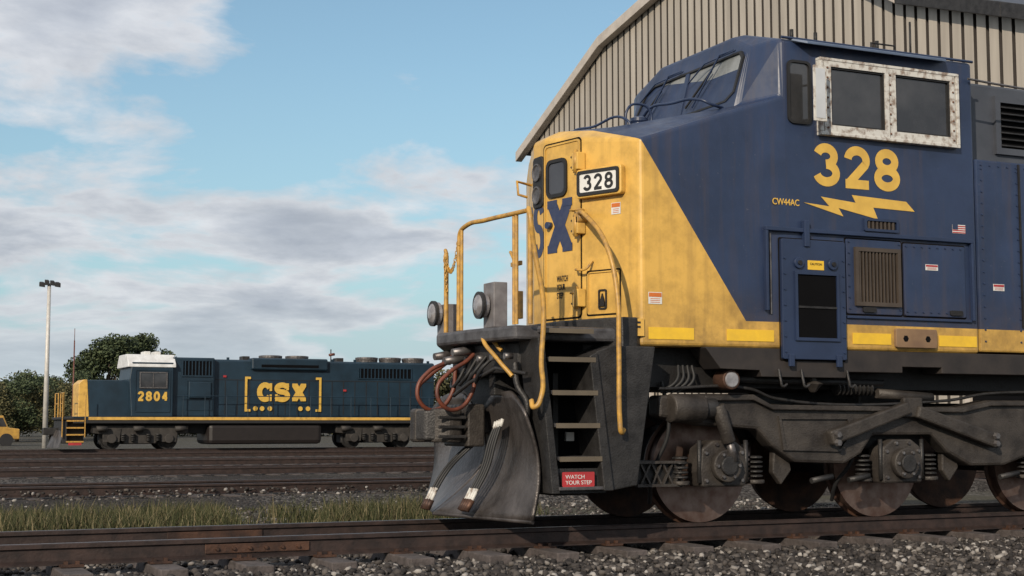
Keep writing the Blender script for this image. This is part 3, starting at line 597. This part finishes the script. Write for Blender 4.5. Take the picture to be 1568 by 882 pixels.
prism('cab',FP,[(13.30,1.58),(15.3,1.58),(15.3,4.22),(13.30,4.22),(13.18,3.4)],-.02,-2.98,M_dblue,fl,.04)
hp=[(fy+.02,4.15),(fy+.5,4.62),(ry-.5,4.62),(ry-.02,4.15)]
mesh('cab_white_roof',[(x,y,z+zr) for x in(13.10,15.42) for y,z in[(fy-.01,3.98)]+hp+[(ry+.01,3.98)]],[(0,1,2,3,4,5),(6,7,8,9,10,11)]+[(i,(i+1)%6,6+(i+1)%6,6+i) for i in range(6)],mat('white_roof',(.70,.72,.74),.5,c2=(.5,.5,.5)),fl,.03)
ring('far_cab_window_frame',FP,rect(13.65,15.0,2.95,3.75),rect(13.71,14.94,3.01,3.69),.0,.05,M_steel,fl); prism('far_cab_window',FP,rect(13.68,14.97,3.0,3.7),.0,.01,M_glass,fl)
prism('far_window_mullion',FP,rect(14.30,14.34,3.01,3.69),.011,.04,M_steel,fl); ring('far_cab_door',FP,rrect(13.45,15.15,1.8,3.85,.05),rrect(13.49,15.11,1.84,3.81,.05),0,.02,M_dblue,fl)
for x in(14.0,14.5): fb('roof_equipment',x,x+.3,73,74,4.6,4.78,M_lab)
glyphs('far_number','2804',FP,13.58,2.33,.012,.31,.48,.075,.11,M_num,fl)
fb('long_hood',15.3,29.3,fy+.62,ry-.62,1.55,4.45,M_dblue,.10)
fb('dynamic_brake_blister',19.3,23.3,fy+.40,ry-.40,3.95,4.55,M_dblue,.08); fb('hood_step_front',15.3,17.4,fy+.3,ry-.3,1.58,4.5,M_dblue,.06)
prism('blister_vent',Pl((0,fy+.40,zr),(1,0,0)),rect(19.8,22.8,4.08,4.22),.002,.012,M_void,fl)  # near-black vent strip along the blister side
FI=Pl((0,fy+.3,zr),(1,0,0))
ring('air_filter_frame',FI,rect(15.75,17.3,3.55,4.40),rect(15.82,17.23,3.62,4.33),.0,.05,M_dblue,fl); prism('air_filter_grille',FI,rect(15.8,17.25,3.6,4.35),0.002,.01,M_void,fl)
boxes('filter_slats',[(15.9+.17*i,15.95+.17*i,fy+.26,fy+.29,3.62+zr,4.33+zr) for i in range(8)],M_dblue,fl)
ring('hood_door_outline',FI,rect(16.0,17.3,1.9,3.4),rect(16.05,17.25,1.95,3.35),.0,.03,M_dblue,fl); fb('side_box',16.1,17.2,fy+.18,fy+.3,2.5,3.3,M_dblue)
ring('radiator_frame',FH,rect(25.0,28.0,3.55,4.15),rect(25.06,27.94,3.6,4.1),0,.05,M_dblue,fl); prism('radiator_grille',FH,rect(25.03,27.97,3.58,4.12),.002,.01,M_void,fl)
boxes('radiator_slats',[(25.1+.2*i,25.15+.2*i,fy+.57,fy+.6,3.6+zr,4.1+zr) for i in range(14)],M_dblue,fl)
boxes('hood_door_gaps',[(18.0+.62*i,18.03+.62*i,fy+.60,fy+.62,1.7+zr,3.4+zr) for i in range(18)]+[(17.5,29.2,fy+.60,fy+.62,3.42+zr,3.45+zr)],M_fdark,fl)
for x in(20.5,21.9,25.7,27.0,28.3): lathe('roof_fan',(x,73.6,4.44+zr),(0,0,1),[(0,.56),(.20,.60),(.26,.60),(.28,.5),(.28,.1)],M_steel,fl,24)
for x in(19.0,24.0): fb('exhaust',x,x+.4,73.5,74.1,4.4,4.66,M_dark)
boxes('lifting_lugs',[(x,x+.12,fy+.7,fy+.8,4.42+zr,4.56+zr) for x in(18.1,23.6,24.8,28.9)],M_dblue,fl)
cyl('air_horn',(23.6,73.5,4.8+zr),(23.9,73.5,4.85+zr),.07,M_hose,fl,8); cyl('horn_post',(23.7,73.5,4.4+zr),(23.7,73.5,5.1+zr),.03,M_dark,fl,6)
boxes('red_marker',[(17.9,18.05,fy+.55,fy+.6,3.55+zr,3.65+zr),(24.2,24.35,fy+.55,fy+.6,2.9+zr,3.0+zr)],M_red,fl)
HH=Pl((0,fy+.55,zr),(1,0,0))
glyphs('herald','csX',HH,19.62,2.33,.0,.84,1.0,.05,.27,M_num,fl)
prism('herald_bracket_l',HH,[(19.0,1.85),(19.3,1.85),(19.3,1.97),(19.12,1.97),(19.12,3.48),(19.3,3.48),(19.3,3.6),(19.0,3.6)],0,.01,M_num,fl)
prism('herald_bracket_r',HH,[(23.0,1.85),(22.7,1.85),(22.7,1.97),(22.88,1.97),(22.88,3.48),(22.7,3.48),(22.7,3.6),(23.0,3.6)],0,.01,M_num,fl)
for x in(19.55,19.9,20.3,21.9,22.3): cyl('herald_dot',(x,fy+.56,2.0+zr),(x,fy+.54,2.0+zr),.12,M_num,fl,14)
for i in range(13): tube('stanchion',[(15.8+1.08*i,fy+.03,1.5+zr),(15.8+1.08*i,fy+.03,2.6+zr)],.022,M_dblue,fl,False)
tube('hand_rail',[(15.5,fy+.03,2.6+zr),(29.3,fy+.03,2.6+zr)],.022,M_dblue,fl,False)
for y in(fy+.05,fy+1.1,ry-1.1,ry-.05): tube('front_stanchion',[(10.15,y,1.5+zr),(10.15,y,2.7+zr)],.030,M_pipe,fl,False)
for z in(2.7,2.2): tube('front_rail',[(10.15,fy+.05,z+zr),(10.15,fy+1.1,z+zr)],.025,M_pipe,fl,False); tube('front_rail',[(10.15,ry-1.1,z+zr),(10.15,ry-.05,z+zr)],.025,M_pipe,fl,False)
tube('step_rail_a',[(10.1,fy,2.7+zr),(10.1,fy,.6+zr)],.025,M_pipe,fl,False); tube('step_rail_b',[(11.15,fy,2.6+zr),(11.15,fy,.6+zr)],.025,M_pipe,fl,False)
fb('pilot_platform',10.0,11.2,fy,ry,1.42,1.55,M_fdark); fb('pilot',10.1,10.35,fy+.1,ry-.1,.3,1.42,M_fdark)
fb('step_well_back',10.35,11.15,fy+.42,fy+.5,.3,1.42,M_fdark,0)
for i in range(4): fb('far_step_%d'%i,10.3,11.1,fy,fy+.4,.35+.33*i,.42+.33*i,M_pipe,0)
fb('far_step_sign',10.4,11.0,fy-.01,fy,.22,.34,M_red,0)
mesh('far_plow',[(9.6,73.8,.1+zr),(10.0,fy+.1,.1+zr),(10.2,fy+.1,.9+zr),(9.95,73.8,.95+zr),(10.0,ry-.1,.1+zr),(10.2,ry-.1,.9+zr)],[(0,1,2,3),(0,3,5,4)],M_plow,fl)
fb('far_coupler',9.4,10.2,73.6,74.0,.7,1.05,M_dark)
fb('fuel_tank',17.1,22.95,fy+.15,ry-.15,.22,1.25,mat('tank_black',(.018,.014,.014),.5),.2)
for x1 in(12.45,24.7):
    for k in(0,2.74):
        for y in(73.08,74.52): lathe('far_wheel',(x1+k,y-.07,.5+zr),(0,1,0),[(0,.2),(.03,.4),(0,.45),(0,.5),(.1,.5),(.12,.54),(.14,.54),(.14,.2)],M_dark,fl,28)
        cyl('far_axle_box',(x1+k,fy+.20,.52+zr),(x1+k,fy+.6,.52+zr),.22,M_ftruck,fl,14,bev=.02)
        prism('far_pedestal',Pl((0,fy+.3,zr),(1,0,0)),[(x1+k-.45,1.0),(x1+k+.45,1.0),(x1+k+.38,.35),(x1+k-.38,.35)],-.2,0,M_ftruck,fl,.02)
    for y in(fy+.35,ry-.6): prism('far_truck_frame',Pl((0,y,zr),(1,0,0)),[(x1-.95,1.15),(x1+3.7,1.15),(x1+3.7,.78),(x1+3.05,.72),(x1+2.4,.62),(x1+2.1,.28),(x1+.65,.28),(x1+.35,.62),(x1-.3,.72),(x1-.95,.78)],-.2,0,M_ftruck,fl,.03)
    for k in(.55,1.0,1.75,2.2):
        for i in range(4): cyl('far_spring',(x1+k,fy+.25,.42+.09*i+zr),(x1+k,fy+.25,.47+.09*i+zr),.12,M_dark,fl,10)
    for q in(-.75,1.0,3.0): cyl('far_brake_cyl',(x1+q,fy+.12,1.0+zr),(x1+q+.5,fy+.12,1.0+zr),.13,M_ftruck,fl,12)
    fb('far_motor',x1-.4,x1+3.1,73.3,74.3,.25,.9,M_fdark)
fb('far_underbody',11.2,29.5,fy+.9,ry-.9,.75,1.32,M_fdark)

# =========================================================== TRACKS
M_tie=mat('weathered_tie_wood',(.105,.088,.085),.85,c2=(.045,.037,.035),scale=9,bump=.5,bscale=30)
M_rail=mat('rusty_rail',(.055,.035,.030),.6,.3,c2=(.024,.017,.016),scale=8,bump=.2)
M_rtop=mat('polished_rail_head',(.14,.11,.105),.4,.7,c2=(.06,.045,.04),scale=12,stretch=(.3,3,1))
rp=[(-.07,-.17),(.07,-.17),(.07,-.158),(.012,-.135),(.012,-.045),(.036,-.035),(.036,-.006),(.028,0),(-.028,0),(-.036,-.006),(-.036,-.035),(-.012,-.045),(-.012,-.135),(-.07,-.158)]
def track(name,yc,z,x0,x1,sp,detail=False):
    t=empty(name)
    for s in(-.7525,.7525):
        k=len(rp); vs=[(x,yc+s+a,z+b) for x in(x0,x1) for a,b in rp]
        mesh('rail',vs,[tuple(range(k)),tuple(range(k,2*k))]+[(i,(i+1)%k,k+(i+1)%k,k+i) for i in range(k)],M_rail,t)
        box('rail_running_surface',x0,x1,yc+s-.026,yc+s+.026,z,z+.002,M_rtop,t)
    V=[];F=[];x=x0
    while x<x1:
        j=random.uniform(-.03,.03); v,f=boxdata(x+j,x+j+.22,yc-1.38+random.uniform(-.07,.07),yc+1.3,z-.36,z-.178+random.uniform(-.008,.004)); k=len(V); V+=v; F+=[tuple(i+k for i in q) for q in f]; x+=sp
    mesh('ties',V,F,M_tie,t,.010 if detail else 0)
    if detail:
        L_=[];x=x0
        while x<x1:
            for s in(-.7525,.7525):
                L_.append((x+.02,x+.20,yc+s-.17,yc+s+.17,z-.178,z-.160))
                for q in(-.11,.10): L_.append((x+.05,x+.08,yc+s+q-.015,yc+s+q+.015,z-.17,z-.135)); L_.append((x+.14,x+.17,yc+s+q-.015,yc+s+q+.015,z-.17,z-.135))
            x+=sp
        boxes('tie_plates',L_,M_rust,t)
        # joint bars
        for xj in(2.9,14.9): boxes('joint_bar',[(xj,xj+.9,yc+s+q*.02-.008,yc+s+q*.02+.008,z-.125,z-.048) for s in(-.7525,.7525) for q in(-1,1)],M_rust,t,.004); bolts('joint_bolts',Pl((0,yc-.7525-.03,0),(1,0,0)),[(xj+.1+.14*i,z-.087) for i in range(6)],.0,.018,M_rust,t,.02)
    return t
track('railway_track',13.10,0,-6,45,.70,True)
track('railway_track',26.6,-.10,-60,90,.65)
track('railway_track',37.8,-.15,-60,120,.65)
track('railway_track',47.5,-.18,-60,120,.65)
track('railway_track',60.5,-.22,-60,120,.65)
track('railway_track',73.8,-.30,-80,140,.65)
# =========================================================== GROUND
def gravel(name,c1,c2,c3,scale,patch=None):
    m=bpy.data.materials.new(name); m.use_nodes=True; t=m.node_tree; b=t.nodes['Principled BSDF']; n=t.nodes.new; l=t.links.new
    b.inputs['Roughness'].default_value=.9; b.inputs['Specular IOR Level'].default_value=.2
    co=n('ShaderNodeTexCoord'); v=n('ShaderNodeTexVoronoi'); v.inputs['Scale'].default_value=scale; l(co.outputs['Object'],v.inputs['Vector'])
    s=n('ShaderNodeSeparateColor'); l(v.outputs['Color'],s.inputs[0])
    r=n('ShaderNodeValToRGB'); e=r.color_ramp.elements; e[0].color=(*c1,1); e[1].color=(*c3,1); k=e.new(.55); k.color=(*c2,1); l(s.outputs[0],r.inputs[0])
    nn=n('ShaderNodeTexNoise'); nn.inputs['Scale'].default_value=.35; nn.inputs['Detail'].default_value=8; l(co.outputs['Object'],nn.inputs['Vector'])
    rr=n('ShaderNodeValToRGB'); rr.color_ramp.elements[0].position=.42; rr.color_ramp.elements[1].position=.6; l(nn.outputs[0],rr.inputs[0])
    mi=n('ShaderNodeMixRGB'); l(rr.outputs[0],mi.inputs[0]); l(r.outputs[0],mi.inputs[1]); mi.inputs[2].default_value=(*(patch or c2),1)
    l(mi.outputs[0],b.inputs['Base Color'])
    bp=n('ShaderNodeBump'); bp.inputs['Strength'].default_value=.9; bp.inputs['Distance'].default_value=.04; bp.invert=True; l(v.outputs['Distance'],bp.inputs['Height']); l(bp.outputs[0],b.inputs['Normal'])
    return m
M_ground=gravel('gravel_ground',(.02,.019,.018),(.06,.055,.048),(.17,.16,.145),16,(.070,.066,.048))
M_bal=gravel('ballast_bed_material',(.012,.011,.011),(.045,.040,.038),(.15,.14,.13),22,(.032,.028,.026))
mesh('ground',[(-3000,-3000,-.47),(3000,-3000,-.47),(3000,3000,-.47),(-3000,3000,-.47)],[(0,1,2,3)],M_ground)
def bed(name,yc,z,x0,x1,hw=1.6,sl=.9):
    p=[(yc-hw-sl,-.48),(yc-hw,z),(yc+hw,z),(yc+hw+sl,-.48)]
    mesh(name,[(x,y,q) for x in(x0,x1) for y,q in p],[(0,1,2,3),(4,5,6,7)]+[(i,(i+1)%4,4+(i+1)%4,4+i) for i in range(4)],M_bal)
p=[(5.5,-.46),(9.2,-.33),(11.4,-.26),(15.2,-.26),(17.2,-.465)]
mesh('ballast_bed',[(x,y,q) for x in(-20,60) for y,q in p],[(i,i+1,6+i,5+i) for i in range(4)],M_bal)
for yc,z in((26.6,-.30),(37.8,-.35),(47.5,-.38),(60.5,-.41),(73.8,-.465)): bed('ballast_bed',yc,z,-80,140)
def stones(name,n,reg,rmin,rmax,zf):
    import numpy as np
    rng=np.random.default_rng(5)
    g=(1+5**.5)/2
    iv=np.array([(-1,g,0),(1,g,0),(-1,-g,0),(1,-g,0),(0,-1,g),(0,1,g),(0,-1,-g),(0,1,-g),(g,0,-1),(g,0,1),(-g,0,-1),(-g,0,1)],float); iv/=np.linalg.norm(iv[0])
    fi=np.array([(0,11,5),(0,5,1),(0,1,7),(0,7,10),(0,10,11),(1,5,9),(5,11,4),(11,10,2),(10,7,6),(7,1,8),(3,9,4),(3,4,2),(3,2,6),(3,6,8),(3,8,9),(4,9,5),(2,4,11),(6,2,10),(8,6,7),(9,8,1)])
    xs=rng.uniform(reg[0],reg[1],n); ys=rng.uniform(reg[2],reg[3],n)
    zs=np.array([zf(a,b) for a,b in zip(xs,ys)])
    r=rmin+(rmax-rmin)*rng.uniform(0,1,n)**1.6
    jit=rng.uniform(.65,1.25,(n,12,1)); sc_=rng.uniform(.65,1.2,(n,1,3)); sc_[:,:,2]*=.8
    v=iv[None]*jit*r[:,None,None]*sc_
    a=rng.uniform(0,6.28,n); c,s=np.cos(a),np.sin(a)
    x=v[:,:,0]*c[:,None]-v[:,:,1]*s[:,None]; y=v[:,:,0]*s[:,None]+v[:,:,1]*c[:,None]
    v=np.stack([x+xs[:,None],y+ys[:,None],v[:,:,2]+zs[:,None]],2).reshape(-1,3)
    f=(fi[None]+(np.arange(n)*12)[:,None,None]).reshape(-1,3)
    me=bpy.data.meshes.new(name); me.vertices.add(len(v)); me.vertices.foreach_set('co',v.ravel())
    me.loops.add(f.size); me.loops.foreach_set('vertex_index',f.ravel()); me.polygons.add(len(f)); me.polygons.foreach_set('loop_start',np.arange(len(f))*3)
    me.update(calc_edges=True); me.validate()
    m=bpy.data.materials.new(name+'_material'); m.use_nodes=True; t=m.node_tree; b=t.nodes['Principled BSDF']; b.inputs['Roughness'].default_value=.8; b.inputs['Specular IOR Level'].default_value=.3
    ge=t.nodes.new('ShaderNodeNewGeometry'); r_=t.nodes.new('ShaderNodeValToRGB'); e=r_.color_ramp.elements
    e[0].color=(.016,.014,.014,1); e[1].color=(.32,.30,.28,1); k=e.new(.50); k.color=(.040,.035,.033,1); k=e.new(.84); k.color=(.10,.088,.080,1)
    t.links.new(ge.outputs['Random Per Island'],r_.inputs[0]); t.links.new(r_.outputs[0],b.inputs['Base Color'])
    link(name,me,m)
def zf(x,y):
    if y<9.2: return -.46+(y-5.5)/3.7*.13
    if y<11.4: return -.33+(y-9.2)/2.2*.07
    return -.26
stones('ballast_stones',24000,(.3,15,7.8,12.25),.017,.046,lambda x,y: zf(x,y)+random.uniform(-.01,.025))
stones('ballast_stones',9000,(-2,16,12.5,16.2),.018,.038,lambda x,y: (-.255 if y<15.2 else -.255-(y-15.2)*.11)+random.uniform(-.01,.02))
stones('ballast_stones',9000,(-1,16,16,26),.02,.05,lambda x,y:-.46 if y<24.2 else -.46+(y-24.2)*.17)
def grass(name,regs,n,hmin,hmax,m):
    V=[];F=[]
    cl=[(random.uniform(*rg[:2]),random.uniform(*rg[2:4]),rg[4]) for rg in regs for _ in range(int(rg[5]))]
    for cx_,cy_,hs in cl:
        R=random.uniform(.10,.5); hh=random.uniform(.3,1)*hs
        for _ in range(60):
            a=random.uniform(0,6.28); r=R*math.sqrt(random.random()); x=cx_+r*math.cos(a);y=cy_+r*math.sin(a)
            h=random.uniform(hmin,hmax)*hh; b=random.uniform(0,6.28); wd=random.uniform(.004,.009); ln=random.uniform(0,.7)*h; lb=random.uniform(0,6.28)
            k=len(V); dx,dy=wd*math.cos(b),wd*math.sin(b); mx_,my_=ln*.35*math.cos(lb),ln*.35*math.sin(lb)
            V+=[(x-dx,y-dy,-.48),(x+dx,y+dy,-.48),(x+mx_+dx*.7,y+my_+dy*.7,-.48+h*.6),(x+mx_-dx*.7,y+my_-dy*.7,-.48+h*.6),(x+ln*math.cos(lb),y+ln*math.sin(lb),-.48+h)]
            F+=[(k,k+1,k+2,k+3),(k+3,k+2,k+4)]
    me=bpy.data.meshes.new(name); me.from_pydata(V,[],F); link(name,me,m)
def leafmat(name,a,b_,mid=None):
    m=bpy.data.materials.new(name); m.use_nodes=True; t=m.node_tree; b=t.nodes['Principled BSDF']; b.inputs['Roughness'].default_value=.7; b.inputs['Specular IOR Level'].default_value=.2
    ge=t.nodes.new('ShaderNodeNewGeometry'); r_=t.nodes.new('ShaderNodeValToRGB'); r_.color_ramp.elements[0].color=(*a,1); r_.color_ramp.elements[1].color=(*b_,1)
    if mid: k=r_.color_ramp.elements.new(.65); k.color=(*mid,1)
    t.links.new(ge.outputs['Random Per Island'],r_.inputs[0]); t.links.new(r_.outputs[0],b.inputs['Base Color']); return m
grass('dry_grass',[(0,4.8,18.4,20.6,1,260),(1,5.4,20.6,22.6,.75,110),(6.0,8.6,18.4,20.6,1.05,120),(6,10,20.6,22.4,.7,50),(4.6,6.3,18.6,21,.4,20),(2,10,23,24,.4,40)],0,.14,.50,leafmat('dry_grass_blades',(.028,.036,.014),(.19,.155,.09),(.065,.068,.030)))
# =========================================================== SHED
sh=empty('engine_shed')
prof=[(56.0,12.35),(48.6,15.60),(42.5,16.75),(37.5,16.35),(31.4,12.75),(27.4,11.35),(22.0,9.4)]
def roofz(y):
    for (a,za),(b,zb_) in zip(prof,prof[1:]):
        if b<=y<=a: return zb_+(za-zb_)*(y-b)/(a-b)
    return 9.4
M_clad=mat('beige_ribbed_cladding',(.46,.415,.355),.5,.1,c2=(.33,.295,.25),scale=.8,stretch=(1,3,.2))
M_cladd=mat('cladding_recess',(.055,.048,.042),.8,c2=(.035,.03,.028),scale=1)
V=[];F=[];pts=[]; y=22.0; sp=.45
while y<55.0:
    for dy,dx in((0,0),(.33,0),(.34,.12),(.44,.12)): pts.append((y+dy,26.5+dx))
    y+=sp
for yy,xx in pts: V+=[(xx,yy,-.5),(xx,yy,roofz(yy)-.1)]
mf=[]
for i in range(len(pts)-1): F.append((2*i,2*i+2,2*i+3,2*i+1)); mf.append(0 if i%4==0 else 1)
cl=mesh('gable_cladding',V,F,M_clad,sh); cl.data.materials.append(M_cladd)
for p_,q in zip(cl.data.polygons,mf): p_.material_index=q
M_verge=mat('verge_trim',(.50,.45,.40),.5,c2=(.38,.34,.30),scale=2)
for i,((a,za),(b,zb_)) in enumerate(zip(prof,prof[1:])):
    mesh('verge_trim_%d'%i,[(x,yy,zz_) for x in(26.15,26.45) for yy,zz_ in((a,za-.30),(a,za+.10),(b,zb_+.10),(b,zb_-.30))],[(0,1,2,3),(4,5,6,7),(0,1,5,4),(1,2,6,5),(2,3,7,6),(3,0,4,7)],M_verge if i<4 else M_dark,sh,.02)
    mesh('roof_sheet_%d'%i,[(x,yy,zz_) for x in(26.2,75) for yy,zz_ in((a,za),(a,za+.09),(b,zb_+.09),(b,zb_))],[(0,1,2,3),(4,5,6,7),(0,1,5,4),(1,2,6,5),(2,3,7,6),(3,0,4,7)],M_grey,sh)
box('side_wall_north',26.7,75,55.0,55.2,-.5,12.3,M_clad,sh); box('side_wall_south',26.7,75,22.0,22.2,-.5,9.2,M_clad,sh); box('rear_wall',74.8,75,22.2,55,-.5,9,M_clad,sh)
for y in(26.6,37.8,47.5): box('engine_door',26.35,26.49,y-2.4,y+2.4,-.4,6.0,M_void,sh); ring('engine_door_frame',Pl((26.35,0,0),(0,-1,0)),rect(-y-2.6,-y+2.6,-.4,6.2),rect(-y-2.4,-y+2.4,-.38,6.0),0,.08,M_verge,sh)
# =========================================================== LAMP MAST
lm=empty('floodlight_mast')
cyl('mast',(11.4,88.4,-.5),(11.4,88.4,9.0),.16,mat('galvanised_mast',(.58,.56,.53),.5,.1),lm,16,r2=.10)
box('crossbar',10.95,11.85,88.33,88.47,8.95,9.05,M_dark,lm)
for x,z,s in((10.98,8.95,1),(11.25,9.08,.8),(11.55,9.05,.8),(11.85,8.97,1)):
    mesh('floodlight',[(x-.17*s,88.2,z-.12),(x+.17*s,88.2,z-.16),(x+.17*s,88.2,z+.10),(x-.17*s,88.2,z+.14),(x-.1,88.5,z-.02),(x+.1,88.5,z-.02),(x+.1,88.5,z+.2),(x-.1,88.5,z+.2)],[(0,1,2,3),(4,5,6,7),(0,1,5,4),(1,2,6,5),(2,3,7,6),(3,0,4,7)],M_dark,lm,.02)
rp_=empty('radio_mast'); cyl('pole',(14.6,100,-.5),(14.6,100,6.4),.07,M_hose,rp_,8,r2=.04); cyl('pole_tip',(14.6,100,6.4),(14.6,100,7.2),.02,M_hose,rp_,6)
# =========================================================== TREES
M_leafA=leafmat('dark_leaves',(.026,.040,.020),(.085,.105,.05)); M_bark=mat('bark',(.07,.05,.035),.9)
M_leafB=leafmat('autumn_leaves',(.04,.045,.020),(.125,.11,.05))
def leaves(cl,dens,size):
    V=[];F=[]
    for (x,y,z,r) in cl:
        for _ in range(int(dens*r*r)):
            d=Vector((random.gauss(0,1),random.gauss(0,1),random.gauss(0,1))).normalized()*r*random.uniform(.45,1.3)
            c=Vector((x,y,z))+Vector((d.x,d.y,d.z*.8)); u=Vector((random.gauss(0,1),random.gauss(0,1),random.gauss(0,1))).normalized(); v=u.orthogonal().normalized(); s=size*random.uniform(.6,1.3)
            k=len(V); V+=[c+u*s,c+v*s*.6,c-u*s,c-v*s*.6]; F.append((k,k+1,k+2,k+3))
    return V,F
def tree(x,y,h,wd,m,z0=-.5,dens=240,n=24):
    t=empty('tree'); cl=[]
    cyl('trunk',(x,y,z0),(x,y,z0+h*.6),h*.03,M_bark,t,8,r2=h*.012)
    for i in range(n):
        a=random.uniform(0,6.28); q=random.uniform(.28,1); rr=wd*.5*math.sqrt(max(.05,1-((q-.6)/.45)**2))*random.uniform(.3,.95)
        c=(x+rr*math.cos(a),y+rr*math.sin(a),z0+h*q*.93,wd*random.uniform(.07,.16)); cl.append(c)
        if i<9: cyl('limb_%d'%i,(x,y,z0+h*random.uniform(.25,.5)),c[:3],h*.012,M_bark,t,6,r2=h*.004)
    V,F=leaves(cl,dens,.10*h/8+.04); me=bpy.data.meshes.new('crown'); me.from_pydata([tuple(v) for v in V],[],F); link('crown',me,m,t)
tree(24.0,143,9.8,7.0,M_leafA,dens=800); tree(27.4,146,10.3,6.4,M_leafA,dens=800); tree(20.6,141,6.6,5.0,M_leafA,dens=700)
tree(13.4,120,5.4,6.5,M_leafA,dens=600); tree(17.0,128,5.6,6.5,M_leafB,dens=600); tree(9.5,130,5.9,6.5,M_leafB,dens=600); tree(19.4,131,5.6,6.5,M_leafA,dens=600); tree(15.3,119,4.4,5,M_leafB,dens=600); tree(11.4,119,4.6,5.5,M_leafB,dens=600)
cl=[]
for i in range(190):
    s=i/190; x=-20+s*150+random.uniform(-1,1); y=178-s*45+random.uniform(-4,4)
    hh=random.uniform(4.2,6.6)+(2.2 if x>52 else 0)
    for q in range(3): cl.append((x+random.uniform(-1.2,1.2),y+random.uniform(-1,1),hh*random.uniform(.1,.85),random.uniform(.9,1.7)))
V,F=leaves(cl,110,.26); me=bpy.data.meshes.new('tree_line'); me.from_pydata([tuple(v) for v in V],[],F); link('tree_line',me,leafmat('treeline_leaves',(.03,.042,.022),(.12,.11,.055)))
# yellow parked truck
yt=empty('yellow_truck'); X,Y=7.2,98
M_ty=mat('truck_yellow',(.50,.29,.05),.5,c2=(.3,.17,.04))
prism('truck_cab',Pl((0,Y,-.5),(1,0,0)),[(X+2.2,.45),(X+3.9,.45),(X+3.9,1.1),(X+3.2,1.2),(X+2.9,1.95),(X+2.2,1.95)],0,-1.9,M_ty,yt,.06)
box('truck_bed',X-1.6,X+2.1,Y,Y+1.9,.1,.95,M_ty,yt,.05)
prism('truck_window',Pl((0,Y,-.5),(1,0,0)),[(X+2.35,1.25),(X+3.1,1.25),(X+2.85,1.8),(X+2.35,1.8)],.01,.02,M_glass,yt)
for x in(X-.8,X+3.1): cyl('truck_wheel',(x,Y-.02,-.1),(x,Y+.25,-.1),.42,M_black,yt,18)
boxes('truck_load',[(X-1.2,X+.2,Y+.2,Y+1.6,.95,1.25),(X+.5,X+1.6,Y+.2,Y+1.6,.95,1.4)],M_lab,yt,.03)
print('objects',len(bpy.data.objects))
